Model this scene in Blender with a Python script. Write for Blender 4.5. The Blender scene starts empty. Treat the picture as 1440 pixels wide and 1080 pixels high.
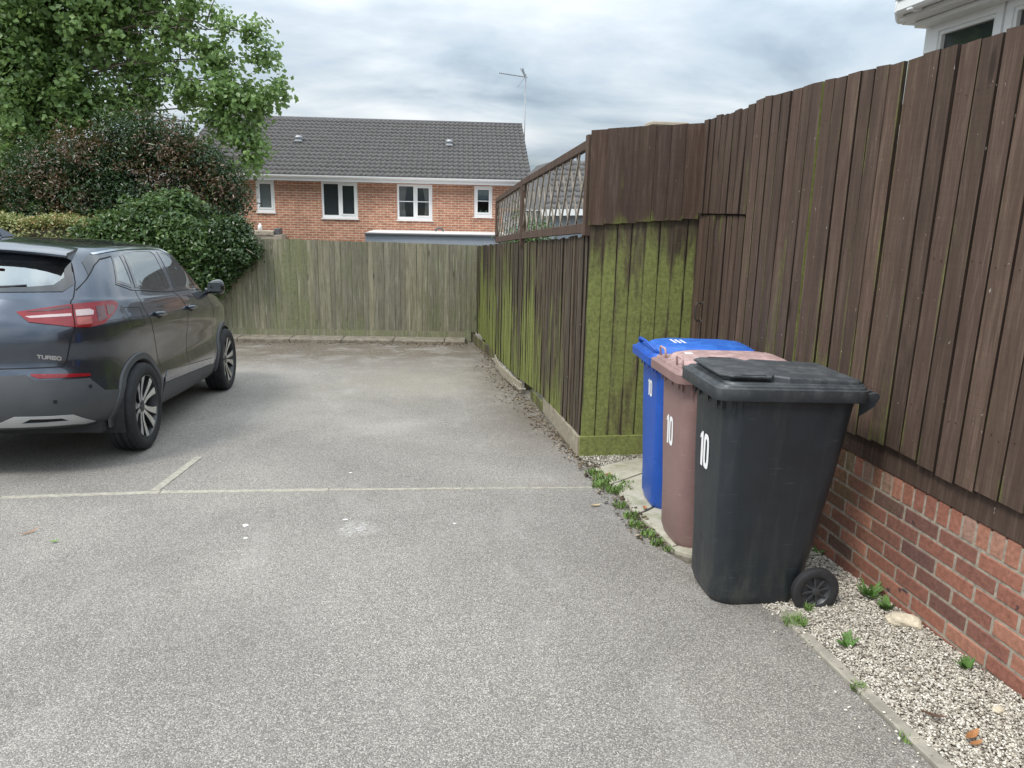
import bpy, bmesh, math, random
import numpy as np
from mathutils import Vector, Matrix, Euler
from mathutils.geometry import delaunay_2d_cdt
random.seed(7); RS=np.random.RandomState(11)
scene=bpy.context.scene
# ------------------------------------------------------------------ camera
F_PX,PITCH,ROLL,YAW=1045.2,.2336,.0214,.1510
cy_,sy_=math.cos(YAW),math.sin(YAW)
fw=np.array([sy_*math.cos(PITCH),cy_*math.cos(PITCH),-math.sin(PITCH)])
r0=np.array([cy_,-sy_,0.]); d0=np.cross(fw,r0)
rt=math.cos(ROLL)*r0-math.sin(ROLL)*d0; dn=math.sin(ROLL)*r0+math.cos(ROLL)*d0
cam=bpy.data.cameras.new('camera'); co=bpy.data.objects.new('camera',cam); scene.collection.objects.link(co)
M=Matrix(((rt[0],-dn[0],-fw[0],0.0),(rt[1],-dn[1],-fw[1],0.0),(rt[2],-dn[2],-fw[2],1.6),(0,0,0,1)))
co.matrix_world=M; cam.sensor_fit='HORIZONTAL'; cam.sensor_width=36; cam.lens=F_PX/1440*36
cam.clip_start=.05; cam.clip_end=2000; scene.camera=co
# ------------------------------------------------------------------ world: bright overcast sky with broken cloud
SUN_EL,SUN_AZ=math.radians(52),math.radians(232)      # azimuth clockwise from +Y
w=bpy.data.worlds.new('World'); scene.world=w; w.use_nodes=True
nt=w.node_tree; nt.nodes.clear(); N=nt.nodes; Lk=nt.links
out=N.new('ShaderNodeOutputWorld'); bg1=N.new('ShaderNodeBackground'); bg2=N.new('ShaderNodeBackground'); mx=N.new('ShaderNodeMixShader')
sky=N.new('ShaderNodeTexSky'); sky.sky_type='NISHITA'; sky.sun_disc=False; sky.sun_elevation=SUN_EL; sky.sun_rotation=SUN_AZ
bg1.inputs[1].default_value=.075; Lk.new(sky.outputs[0],bg1.inputs[0])
tc=N.new('ShaderNodeTexCoord'); sep=N.new('ShaderNodeSeparateXYZ'); Lk.new(tc.outputs['Generated'],sep.inputs[0])
def wm(op,a,b=None,clamp=False):
    n=N.new('ShaderNodeMath'); n.operation=op; n.use_clamp=clamp
    for i,s in enumerate((a,b)):
        if s is None: continue
        if isinstance(s,(int,float)): n.inputs[i].default_value=s
        else: Lk.new(s,n.inputs[i])
    return n.outputs[0]
zz=wm('ADD',wm('MAXIMUM',sep.outputs[2],0.0),.22)
cb=N.new('ShaderNodeCombineXYZ'); Lk.new(wm('DIVIDE',sep.outputs[0],zz),cb.inputs[0]); Lk.new(wm('DIVIDE',sep.outputs[1],zz),cb.inputs[1])
def noise(sc,det,rough,off,dist=.4):
    mp=N.new('ShaderNodeMapping'); mp.inputs['Location'].default_value=off; mp.inputs['Scale'].default_value=(sc,sc*1.2,1)
    mp.inputs['Rotation'].default_value=(0,0,.12)
    Lk.new(cb.outputs[0],mp.inputs[0]); n=N.new('ShaderNodeTexNoise'); n.inputs['Scale'].default_value=1; n.inputs['Detail'].default_value=det
    n.inputs['Roughness'].default_value=rough; n.inputs['Distortion'].default_value=dist; Lk.new(mp.outputs[0],n.inputs[0]); return n.outputs[0]
n1=noise(1.15,7,.56,(3.1,1.7,0)); n2=noise(.62,5,.5,(7.3,2.2,0)); n3=noise(.9,7,.5,(4.4,9.1,0))
cr=N.new('ShaderNodeValToRGB'); e=cr.color_ramp; e.elements[0].position=.38; e.elements[0].color=(.31,.39,.48,1); e.elements[1].position=.60; e.elements[1].color=(.90,.945,.97,1)
m_=e.elements.new(.48); m_.color=(.59,.68,.755,1)
Lk.new(wm('ADD',wm('MULTIPLY',n1,.55),wm('MULTIPLY',n2,.45)),cr.inputs[0])
bright=wm('ADD',.55,wm('MULTIPLY',wm('MAXIMUM',sep.outputs[2],0.0),1.95))
Lk.new(cr.outputs[0],bg2.inputs[0]); Lk.new(bright,bg2.inputs[1])
cov=N.new('ShaderNodeMapRange'); cov.inputs[1].default_value=.40; cov.inputs[2].default_value=.52; cov.inputs[3].default_value=.72; Lk.new(n3,cov.inputs[0])
Lk.new(cov.outputs[0],mx.inputs[0]); Lk.new(bg1.outputs[0],mx.inputs[1]); Lk.new(bg2.outputs[0],mx.inputs[2]); Lk.new(mx.outputs[0],out.inputs[0])
sl=bpy.data.lights.new('sun','SUN'); sl.energy=2.0; sl.angle=math.radians(14); sl.color=(1,.95,.88)
so=bpy.data.objects.new('sun',sl); scene.collection.objects.link(so)
sdir=Vector((math.sin(SUN_AZ)*math.cos(SUN_EL),math.cos(SUN_AZ)*math.cos(SUN_EL),math.sin(SUN_EL)))
so.rotation_euler=sdir.to_track_quat('Z','Y').to_euler()
scene.view_settings.view_transform='Standard'; scene.view_settings.look='None'; scene.view_settings.exposure=.47; scene.view_settings.gamma=1
scene.cycles.max_bounces=8; scene.cycles.transparent_max_bounces=12
# ------------------------------------------------------------------ helpers
def S(y): return -.06*min(max(y,-6),17)        # the yard falls away from the camera
def link(o,parent=None):
    scene.collection.objects.link(o)
    if parent: o.parent=parent
    return o
def tag(o,label=None,cat=None,group=None,kind=None):
    if label: o['label']=label
    if cat: o['category']=cat
    if group: o['group']=group
    if kind: o['kind']=kind
    return o
def empty(name,loc,label,cat,group=None,rz=0):
    o=bpy.data.objects.new(name,None); o.empty_display_size=.2; link(o); o.location=loc; o.rotation_euler=(0,0,rz); return tag(o,label,cat,group)
def mesh(name,V,Fs,mat,parent=None,smooth=False,col=None,uv=None):
    me=bpy.data.meshes.new(name)
    if isinstance(Fs,np.ndarray):
        V=np.asarray(V,np.float32); nf,k=Fs.shape
        me.vertices.add(len(V)); me.vertices.foreach_set('co',V.ravel()); me.loops.add(nf*k); me.loops.foreach_set('vertex_index',Fs.ravel().astype(np.int32))
        me.polygons.add(nf); me.polygons.foreach_set('loop_start',np.arange(0,nf*k,k,dtype=np.int32)); me.polygons.foreach_set('loop_total',np.full(nf,k,dtype=np.int32))
        me.update(calc_edges=True)
    else:
        me.from_pydata([tuple(v) for v in V],[],[tuple(f) for f in Fs]); me.update()
    if col is not None:
        a=me.color_attributes.new('bcol','FLOAT_COLOR','POINT'); a.data.foreach_set('color',np.asarray(col,np.float32).ravel())
    if smooth: me.polygons.foreach_set('use_smooth',[True]*len(me.polygons))
    me.materials.append(mat); return link(bpy.data.objects.new(name,me),parent)
class MB:
    def __init__(s): s.V=[];s.F=[];s.C=[]
    def add(s,V,Fs,c=(0,0,0,1)):
        b=len(s.V); s.V+=[tuple(v) for v in V]; s.F+=[tuple(i+b for i in f) for f in Fs]; s.C+=[c]*len(V) if isinstance(c,tuple) else list(c)
    def box(s,a,b,c=(0,0,0,1),mat=None,ch=0):
        x0,y0,z0=a;x1,y1,z1=b
        V=[(x0,y0,z0),(x1,y0,z0),(x1,y1,z0),(x0,y1,z0),(x0,y0,z1),(x1,y0,z1),(x1,y1,z1),(x0,y1,z1)]
        Fs=[(3,2,1,0),(4,5,6,7),(0,1,5,4),(1,2,6,5),(2,3,7,6),(3,0,4,7)]
        if ch:
            bm=bmesh.new(); vs=[bm.verts.new(v) for v in V]; [bm.faces.new([vs[i] for i in f]) for f in Fs]
            bmesh.ops.bevel(bm,geom=bm.edges[:],offset=ch,segments=1,affect='EDGES'); bm.verts.index_update()
            V=[tuple(v.co) for v in bm.verts]; Fs=[[v.index for v in f.verts] for f in bm.faces]; bm.free()
        if mat is not None: V=[tuple(mat@Vector(v)) for v in V]
        s.add(V,Fs,c)
    def beam(s,p,q,w,h,c=(0,0,0,1),up=(0,0,1),ch=0):
        p=Vector(p);q=Vector(q);d=(q-p);L=d.length;d.normalize();u=Vector(up);x=d.cross(u)
        if x.length<1e-4: x=Vector((1,0,0))
        x.normalize();u=x.cross(d); m=Matrix((( x.x,d.x,u.x,p.x),(x.y,d.y,u.y,p.y),(x.z,d.z,u.z,p.z),(0,0,0,1)))
        s.box((-w/2,0,-h/2),(w/2,L,h/2),c,m,ch)
    def tube(s,pts,r,seg=8,c=(0,0,0,1),cap=True):
        pts=[Vector(p) for p in pts]; rs=r if isinstance(r,(list,tuple)) else [r]*len(pts); V=[];Fs=[]; ref=None
        for i,p in enumerate(pts):
            d=(pts[min(i+1,len(pts)-1)]-pts[max(i-1,0)]).normalized()
            if ref is None: ref=Vector((0,0,1)) if abs(d.z)<.9 else Vector((1,0,0))
            x=d.cross(ref).normalized(); y=x.cross(d).normalized(); ref=y
            for k in range(seg):
                a=2*math.pi*k/seg; V.append(p+(x*math.cos(a)+y*math.sin(a))*rs[i])
        for i in range(len(pts)-1):
            for k in range(seg):
                a=i*seg+k;b=i*seg+(k+1)%seg; Fs.append((a,b,b+seg,a+seg))
        if cap: Fs.append(tuple(range(seg))[::-1]); Fs.append(tuple(range((len(pts)-1)*seg,len(pts)*seg)))
        s.add(V,Fs,c)
    def build(s,name,mat,parent=None,smooth=False):
        return mesh(name,s.V,s.F,mat,parent,smooth,s.C)
def auto_smooth(o,ang=35):
    me=o.data; bm=bmesh.new(); bm.from_mesh(me); a=math.radians(ang)
    for f in bm.faces: f.smooth=True
    for e_ in bm.edges: e_.smooth=not(len(e_.link_faces)==2 and e_.calc_face_angle(0)>a)
    bm.to_mesh(me); bm.free(); return o
def recalc(o):
    bm=bmesh.new(); bm.from_mesh(o.data); bmesh.ops.recalc_face_normals(bm,faces=bm.faces[:]); bm.to_mesh(o.data); bm.free(); return o
def bevel(o,wd,seg=2,ang=30):
    m=o.modifiers.new('b','BEVEL'); m.width=wd; m.segments=seg; m.limit_method='ANGLE'; m.angle_limit=math.radians(ang); return o
# ------------------------------------------------------------------ materials
class Mt:
    def __init__(s,name):
        s.m=bpy.data.materials.new(name); s.m.use_nodes=True; s.t=s.m.node_tree; s.N=s.t.nodes; s.b=s.N['Principled BSDF']; s.o=s.N['Material Output']
        s._tc=None
    def L(s,a,b): s.t.links.new(a,b)
    def obj(s,scale=(1,1,1),rot=(0,0,0),loc=(0,0,0)):
        if s._tc is None: s._tc=s.N.new('ShaderNodeTexCoord')
        mp=s.N.new('ShaderNodeMapping'); mp.inputs['Scale'].default_value=scale; mp.inputs['Rotation'].default_value=rot; mp.inputs['Location'].default_value=loc
        s.L(s._tc.outputs['Object'],mp.inputs[0]); return mp.outputs[0]
    def noise(s,vec,sc,det=4,rough=.5,dist=0,out=0):
        n=s.N.new('ShaderNodeTexNoise'); n.inputs['Scale'].default_value=sc; n.inputs['Detail'].default_value=det; n.inputs['Roughness'].default_value=rough; n.inputs['Distortion'].default_value=dist
        s.L(vec,n.inputs[0]); return n.outputs[out]
    def vor(s,vec,sc,feat='F1',out='Distance',rnd=1):
        n=s.N.new('ShaderNodeTexVoronoi'); n.feature=feat; n.inputs['Scale'].default_value=sc; n.inputs['Randomness'].default_value=rnd; s.L(vec,n.inputs[0]); return n.outputs[out]
    def ramp(s,f,stops):
        n=s.N.new('ShaderNodeValToRGB'); e=n.color_ramp
        while len(e.elements)<len(stops): e.elements.new(.5)
        for k,(p,c) in enumerate(stops): e.elements[k].position=p; e.elements[k].color=(c if len(c)==4 else (*c,1)) if not isinstance(c,(int,float)) else (c,c,c,1)
        s.L(f,n.inputs[0]); return n.outputs[0]
    def mix(s,f,a,b,mode='MIX'):
        n=s.N.new('ShaderNodeMix'); n.data_type='RGBA'; n.blend_type=mode
        for i,v in ((0,f),(6,a),(7,b)):
            if isinstance(v,(int,float)): n.inputs[i].default_value=v
            elif isinstance(v,tuple): n.inputs[i].default_value=(*v,1) if len(v)==3 else v
            else: s.L(v,n.inputs[i])
        return n.outputs[2]
    def math(s,op,a,b=None,clamp=False):
        n=s.N.new('ShaderNodeMath'); n.operation=op; n.use_clamp=clamp
        for i,v in enumerate((a,b)):
            if v is None: continue
            if isinstance(v,(int,float)): n.inputs[i].default_value=v
            else: s.L(v,n.inputs[i])
        return n.outputs[0]
    def mr(s,f,a,b,c=0,d=1):
        n=s.N.new('ShaderNodeMapRange'); n.interpolation_type='SMOOTHSTEP'
        for i,v in ((1,a),(2,b),(3,c),(4,d)): n.inputs[i].default_value=v
        s.L(f,n.inputs[0]); return n.outputs[0]
    def attr(s):
        n=s.N.new('ShaderNodeAttribute'); n.attribute_name='bcol'; sp=s.N.new('ShaderNodeSeparateColor'); s.L(n.outputs[0],sp.inputs[0]); return sp.outputs
    def sepobj(s):
        if s._tc is None: s._tc=s.N.new('ShaderNodeTexCoord')
        sp=s.N.new('ShaderNodeSeparateXYZ'); s.L(s._tc.outputs['Object'],sp.inputs[0]); return sp.outputs
    def bump(s,h,st=.3,dist=.01,prev=None):
        n=s.N.new('ShaderNodeBump'); n.inputs['Strength'].default_value=st; n.inputs['Distance'].default_value=dist; s.L(h,n.inputs['Height'])
        if prev is not None: s.L(prev,n.inputs['Normal'])
        s.L(n.outputs[0],s.b.inputs['Normal']); return n.outputs[0]
    def set(s,col=None,rough=None,metal=None,spec=None,coat=None,alpha=None):
        for k,v in (('Base Color',col),('Roughness',rough),('Metallic',metal),('Specular IOR Level',spec),('Coat Weight',coat),('Alpha',alpha)):
            if v is None: continue
            if isinstance(v,tuple): s.b.inputs[k].default_value=(*v,1) if len(v)==3 else v
            elif isinstance(v,(int,float)): s.b.inputs[k].default_value=v
            else: s.L(v,s.b.inputs[k])
        return s
def simple(name,col,rough=.5,metal=0,spec=.5,coat=0,var=.12,nscale=6,bumpst=0,bs=200):
    m=Mt(name); v=m.obj(); n=m.noise(v,nscale,5,.6)
    lo=tuple(c*(1-var) for c in col); hi=tuple(min(1,c*(1+var)) for c in col)
    m.set(m.ramp(n,[(.3,lo),(.7,hi)]),rough,metal,spec,coat)
    if bumpst: m.bump(m.noise(v,bs,3,.6),bumpst,.002)
    return m.m
def m_asphalt():
    m=Mt('asphalt'); v=m.obj(); X,Y,Z=m.sepobj()
    chip=m.vor(v,205,out='Color'); sp=m.N.new('ShaderNodeSeparateColor'); m.L(chip,sp.inputs[0])
    d=m.vor(v,205); fine=m.noise(v,520,2,.6)
    c=m.ramp(sp.outputs[0],[(0,(.105,.096,.087)),(.3,(.190,.175,.158)),(.65,(.315,.292,.266)),(.9,(.46,.43,.395)),(1,(.66,.62,.57))])
    c=m.mix(m.mr(d,.50,.85),c,(.07,.068,.07))
    c=m.mix(.35,c,m.ramp(fine,[(.3,(.14,.129,.116)),(.7,(.42,.39,.355))]))
    big=m.noise(v,.55,5,.6,.3); c=m.mix(1,c,m.ramp(big,[(.3,(.80,.795,.79)),(.5,(.99,.985,.97)),(.70,(1.20,1.19,1.165))]),'MULTIPLY')
    wear=m.noise(m.obj((1,.35,1)),2.2,4,.6); c=m.mix(m.mr(wear,.52,.78,0,.32),c,(.44,.415,.385)); cr2=m.noise(m.obj((1,1,1),(0,0,.4)),7,6,.7,.8); c=m.mix(m.mr(cr2,.60,.74,0,.30),c,(.13,.12,.11))
    # dirt and silt gathered along the far fence and the right hand edge
    dn_=m.noise(v,2.3,6,.65,.6); far=m.mr(Y,9.6,12.2,0,1.15); rgt=m.mr(m.math('ADD',X,m.math('MULTIPLY',Y,.03)),.75,1.55,0,.8)
    rgt=m.math('MULTIPLY',rgt,m.mr(Y,4.9,7.0,0,1))
    dirt=m.math('MULTIPLY',m.math('MAXIMUM',far,rgt),m.mr(dn_,.30,.55,.25,1),True)
    dcol=m.ramp(m.noise(v,26,4,.7),[(.3,(.055,.043,.030)),(.6,(.145,.118,.085)),(.8,(.30,.265,.21))])
    c=m.mix(m.math('MULTIPLY',dirt,.85),c,dcol)
    # ochre silt stain in the middle of the bay
    def blob(cx,cy,rx,ry,e0=.4):
        a=m.math('POWER',m.math('DIVIDE',m.math('SUBTRACT',X,cx),rx),2); b=m.math('POWER',m.math('DIVIDE',m.math('SUBTRACT',Y,cy),ry),2)
        return m.mr(m.math('ADD',m.math('SQRT',m.math('ADD',a,b)),m.math('MULTIPLY',m.math('SUBTRACT',dn_,.5),1.6)),e0,1.0,1,0)
    c=m.mix(m.math('MULTIPLY',blob(.05,9.3,1.7,1.9,.1),.22),c,(.36,.325,.225))
    st=m.noise(m.obj((9,26,1),(0,0,.5)),3,5,.75,1.2)
    c=m.mix(m.math('MULTIPLY',m.math('MULTIPLY',blob(-.27,4.10,.17,.16,.3),m.mr(st,.48,.6)),.7),c,(.66,.65,.64))
    c=m.mix(m.math('MULTIPLY',blob(-.15,6.7,.6,.4,.1),.16),c,(.55,.53,.50))
    tyre=m.math('MULTIPLY',m.mr(m.noise(m.obj((1,.12,1)),1.6,3,.5),.5,.75,0,1),.16); c=m.mix(tyre,c,(.16,.155,.155))
    m.set(c,.88,0,.25); b=m.bump(m.math('ADD',m.math('MULTIPLY',d,-1),m.math('MULTIPLY',fine,.5)),.75,.004)
    return m.m
def m_wood(name,base,light,green=(.17,.21,.045),grain=1.0,streak=None,gmax=.85):
    m=Mt(name); r,g,b=m.attr()[:3]; v=m.obj((1,1,.06)); vo=m.obj()
    off=m.N.new('ShaderNodeVectorMath'); off.operation='ADD'; cb_=m.N.new('ShaderNodeCombineXYZ'); m.L(m.math('MULTIPLY',r,37.0),cb_.inputs[2]); m.L(m.math('MULTIPLY',b,11.0),cb_.inputs[0])
    m.L(v,off.inputs[0]); m.L(cb_.outputs[0],off.inputs[1])
    gr=m.noise(off.outputs[0],55,6,.65,.8); gr2=m.noise(off.outputs[0],13,5,.6,1.2)
    c=m.ramp(m.math('ADD',m.math('MULTIPLY',gr,.6),m.math('MULTIPLY',gr2,.4)),[(.34,tuple(x*(.55+.2*(grain<1)) for x in base)),(.5,base),(.68,light)])
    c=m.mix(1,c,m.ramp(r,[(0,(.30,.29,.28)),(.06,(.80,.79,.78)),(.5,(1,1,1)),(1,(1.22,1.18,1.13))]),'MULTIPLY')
    # knots
    kn=m.vor(m.obj((5,5,1.3)),1.0); c=m.mix(m.mr(kn,.045,.12,.75,0),c,tuple(x*.30 for x in base))
    al=m.noise(m.obj((1,1,.28)),7,6,.62,.5); al2=m.noise(off.outputs[0],20,5,.65)
    am=m.math('MULTIPLY',m.mr(m.math('ADD',m.math('ADD',g,m.math('MULTIPLY',m.math('SUBTRACT',al,.5),1.9)),m.math('MULTIPLY',m.math('SUBTRACT',al2,.5),1.0)),.25,.95),gmax)
    gc=m.ramp(m.noise(vo,38,5,.7),[(.3,tuple(x*.62 for x in green)),(.7,tuple(x*1.32 for x in green))])
    c=m.mix(am,c,gc)
    if streak: c=m.mix(m.math('MULTIPLY',m.mr(m.noise(m.obj((1,1,.035)),46,3,.6),.60,.70),.6),c,streak)
    saw=m.noise(m.obj((3,3,70)),1.0,3,.6,.3); c=m.mix(1,c,m.ramp(saw,[(.3,.95),(.7,1.05)]),'MULTIPLY')
    fl=m.noise(m.obj((1,1,.5)),60,3,.5); c=m.mix(m.mr(fl,.73,.76,0,.7),c,(.42,.40,.36))
    m.set(c,.82,0,.25); m.bump(m.math('ADD',gr,m.math('MULTIPLY',gr2,.6)),.55*grain,.004)
    return m.m
def m_brick(name,cols,mort=None):
    m=Mt(name); r,g,b=m.attr()[:3]; vo=m.obj()
    c=m.ramp(r,cols); n=m.noise(vo,42,6,.7,.4); n2=m.noise(vo,9,4,.6)
    c=m.mix(1,c,m.ramp(n,[(.3,.62),(.55,1.0),(.8,1.35)]),'MULTIPLY')
    c=m.mix(m.math('MULTIPLY',m.mr(m.noise(vo,17,3,.5,.5),.62,.70),m.mr(b,.5,.9)),c,(.055,.04,.045))
    c=m.mix(m.math('MULTIPLY',g,m.mr(n2,.25,.6)),c,m.ramp(n,[(.3,(.075,.075,.028)),(.7,(.15,.145,.07))]))
    c=m.mix(m.mr(m.noise(vo,26,5,.7),.60,.78,0,.30),c,(.50,.42,.36))
    m.set(c,.85,0,.3); m.bump(n,.6,.004); return m.m
M_={}
M_['asphalt']=m_asphalt()
M_['brown']=m_wood('brown_painted_wood',(.080,.053,.041),(.140,.100,.078),gmax=.75,grain=.8)
M_['side']=m_wood('weathered_side_boards',(.065,.050,.036),(.150,.118,.09),(.185,.212,.052),streak=(.24,.22,.15))
M_['green']=m_wood('algae_green_boards',(.085,.066,.046),(.15,.12,.08),(.215,.238,.075),gmax=.92)
M_['back']=m_wood('grey_green_boards',(.195,.182,.132),(.30,.282,.215),(.175,.19,.092),streak=(.42,.40,.32),gmax=.75)
M_['brick']=m_brick('red_brick',[(0,(.15,.080,.066)),(.25,(.24,.105,.078)),(.55,(.31,.130,.090)),(.85,(.39,.185,.125)),(1,(.33,.21,.165))])
M_['mortar']=simple('mortar',(.31,.275,.22),.95,var=.35,nscale=40,bumpst=.6)
def m_soil():
    m=Mt('soil'); v=m.obj(); n=m.noise(v,28,6,.7)
    m.set(m.ramp(n,[(.3,(.06,.05,.038)),(.55,(.17,.15,.12)),(.75,(.34,.31,.27))]),.95,0,.2); m.bump(n,.8,.01); return m.m
M_['soil']=m_soil()
def m_stones(name,stops):
    m=Mt(name); r,g,b=m.attr()[:3]; n=m.noise(m.obj(),90,3,.6); c=m.mix(1,m.ramp(r,stops),m.ramp(n,[(.3,.75),(.7,1.2)]),'MULTIPLY'); m.set(c,.8,0,.3); return m.m
M_['gravel']=m_stones('pale_gravel',[(0,(.16,.135,.11)),(.14,(.31,.275,.225)),(.4,(.47,.43,.36)),(.75,(.61,.57,.49)),(1,(.78,.74,.66))])
M_['litter2']=m_stones('grit',[(0,(.12,.10,.08)),(.5,(.28,.25,.21)),(1,(.55,.52,.46))])
M_['litter']=m_stones('leaf_litter',[(0,(.035,.025,.016)),(.4,(.10,.07,.042)),(.7,(.21,.16,.10)),(1,(.38,.33,.24))])
M_['concrete']=simple('concrete',(.31,.285,.235),.92,var=.3,nscale=14,bumpst=.6,bs=120)
def m_slab():
    m=Mt('paving_slab'); v=m.obj(); n=m.noise(v,4,6,.7,.5); c=m.ramp(n,[(.3,(.255,.235,.175)),(.5,(.41,.385,.31)),(.7,(.50,.475,.40))])
    c=m.mix(m.mr(m.noise(v,7,5,.65),.52,.7,0,.6),c,(.22,.235,.12)); c=m.mix(1,c,m.ramp(m.noise(v,160,2,.6),[(.3,.85),(.7,1.12)]),'MULTIPLY')
    m.set(c,.9,0,.25); m.bump(m.noise(v,120,4,.6),.4,.003); return m.m
M_['slab']=m_slab()
M_['curb']=simple('mossy_curb',(.20,.175,.135),.95,var=.4,nscale=9,bumpst=.6,bs=90)
M_['timber']=simple('worn_timber_strip',(.32,.295,.245),.9,var=.25,nscale=25,bumpst=.5,bs=90)
M_['rawwood']=simple('raw_worn_timber',(.27,.235,.175),.9,var=.3,nscale=20,bumpst=.5,bs=90)
M_['grass']=simple('grass_blades',(.125,.21,.045),.6,var=.45,nscale=30)
M_['weed']=simple('weed_leaf',(.105,.205,.045),.5,var=.3,nscale=40)
M_['white']=simple('white_upvc',(.80,.81,.81),.35,var=.03,nscale=3)
M_['rooftile']=simple('grey_concrete_roof_tile',(.088,.083,.081),.75,var=.28,nscale=7,bumpst=.4,bs=60)
M_['tan']=simple('tan_render',(.42,.36,.29),.9,var=.12)
M_['greyblue']=simple('grey_blue_fascia',(.30,.335,.385),.6,var=.05)
M_['darkgrey']=simple('dark_grey_gutter',(.10,.105,.115),.5,var=.1)
M_['felt']=simple('pale_roof_felt',(.60,.55,.52),.9,var=.12)
M_['steel']=simple('galvanised_steel',(.30,.31,.32),.5,.6,var=.1)
M_['darkmetal']=simple('dark_metal',(.05,.045,.042),.5,.3)
M_['bark']=simple('bark',(.15,.125,.095),.9,var=.4,nscale=8,bumpst=.8,bs=25)
M_['decal']=simple('white_vinyl_number',(.82,.82,.82),.5,var=.02)
def plastic(name,col,top,rough=.42,dirt=(.22,.20,.17),da=.35):
    m=Mt(name); v=m.obj(); n=m.noise(v,5,6,.65,.4); c=m.ramp(n,[(.3,tuple(x*.86 for x in col)),(.7,tuple(x*1.12 for x in col))])
    X,Y,Z=m.sepobj(); dz=m.math('MULTIPLY',m.mr(Z,0,.42,1,0),m.mr(m.noise(m.obj((1,1,.5)),11,6,.7),.4,.7,0,1)); c=m.mix(m.math('MULTIPLY',dz,da),c,dirt)
    c=m.mix(m.mr(m.noise(v,70,4,.7),.66,.75,0,.35),c,tuple(min(1,x*1.9+.05) for x in col))
    sc=m.noise(m.obj((1,1,9),(.3,.2,.4)),9,4,.6); run=m.noise(m.obj((1,1,.07)),16,5,.65,.3); c=m.mix(m.mr(run,.50,.72,0,.12),c,dirt); c=m.mix(m.mr(sc,.64,.68,0,.30),c,tuple(min(1,x*1.8+.04) for x in col))
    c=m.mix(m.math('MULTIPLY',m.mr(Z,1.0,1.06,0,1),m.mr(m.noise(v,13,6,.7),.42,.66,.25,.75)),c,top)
    m.set(c,m.ramp(n,[(.3,rough-.06),(.7,rough+.12)]),0,.45); m.bump(m.noise(v,600,2,.5),.12,.001); return m.m
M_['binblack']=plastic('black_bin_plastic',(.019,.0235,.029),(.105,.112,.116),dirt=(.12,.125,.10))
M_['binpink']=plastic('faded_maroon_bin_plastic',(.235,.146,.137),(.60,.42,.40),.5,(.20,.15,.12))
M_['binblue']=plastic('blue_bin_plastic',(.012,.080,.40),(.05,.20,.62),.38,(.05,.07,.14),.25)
M_['rubber']=simple('rubber',(.028,.028,.030),.65,var=.2,nscale=30,spec=.4)
M_['pinkwire']=simple('pale_pink_handle',(.42,.27,.26),.5)
M_['bluehandle']=simple('blue_handle',(.012,.085,.42),.4)
def m_leaf(name,stops,rough=.4,tr=.25,trc=(.22,.34,.06)):
    m=Mt(name); r,g,b=m.attr()[:3]; c=m.ramp(r,stops); m.set(c,rough,0,.5)
    t=m.N.new('ShaderNodeBsdfTranslucent'); m.L(m.mix(.6,c,trc),t.inputs[0]); x=m.N.new('ShaderNodeMixShader'); x.inputs[0].default_value=tr
    m.L(m.b.outputs[0],x.inputs[1]); m.L(t.outputs[0],x.inputs[2]); m.L(x.outputs[0],m.o.inputs[0]); return m.m
M_['treeleaf']=m_leaf('tree_leaf',[(0,(.075,.135,.045)),(.5,(.165,.265,.085)),(.85,(.26,.38,.13)),(1,(.40,.51,.20))],.42,.42,(.33,.48,.15))
M_['redleaf']=m_leaf('dark_shrub_leaf',[(0,(.016,.036,.014)),(.55,(.034,.072,.024)),(.74,(.062,.11,.038)),(.80,(.085,.050,.028)),(1,(.135,.078,.045))],.33,.12)
M_['laurel']=m_leaf('laurel_leaf',[(0,(.026,.055,.018)),(.45,(.062,.118,.034)),(.75,(.12,.20,.055)),(1,(.24,.35,.10))],.36,.25,(.22,.32,.08))
M_['darkivy']=m_leaf('ivy_leaf',[(0,(.018,.04,.014)),(.6,(.045,.085,.028)),(1,(.10,.16,.05))],.33,.15)
M_['hedge']=m_leaf('variegated_leaf',[(0,(.09,.12,.03)),(.5,(.22,.25,.09)),(.8,(.38,.36,.17)),(1,(.50,.30,.15))],.5,.25)
# ------------------------------------------------------------------ ground
def strip(name,poly,z,mat,label=None,thick=0,kind='structure',n=1):
    V=[(x,y,S(y)+z) for x,y in poly]; return tag(mesh(name,V,[tuple(range(len(poly)))],mat),label,kind=kind)
ys=[-400,-60,-6,17,60,500]
V=[];Fs=[]
for i,y in enumerate(ys):
    for x in (-500,-40,40,500): V.append((x,y,S(y)-.035))
for i in range(len(ys)-1):
    for k in range(3): a=i*4+k; Fs.append((a,a+1,a+5,a+4))
tag(mesh('ground',V,Fs,M_['soil']),kind='structure')
ap=[(-9,-6),(1.66,-6),(1.655,2.2),(1.665,2.84),(1.57,3.12),(1.42,3.55),(1.41,4.5),(1.375,5.25),(1.36,5.7),(1.33,8.2),(1.28,9.6),(1.33,11.),(1.10,13.02),(-4.4,13.68),(-9,14.0)]
V=[(x,y,S(y)) for x,y in ap]; mesh_as=mesh('driveway',V,[tuple(range(len(ap)))],M_['asphalt']); tag(mesh_as,kind='structure')
tag(mesh('bed',[(1.60,-6,S(-6)-.010),(2.4,-6,S(-6)-.010),(2.4,5.5,S(5.5)-.010),(1.38,5.6,S(5.6)-.01),(1.30,3.4,S(3.4)-.01)],[(0,1,2,3,4)],M_['soil']),kind='structure')
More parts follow.
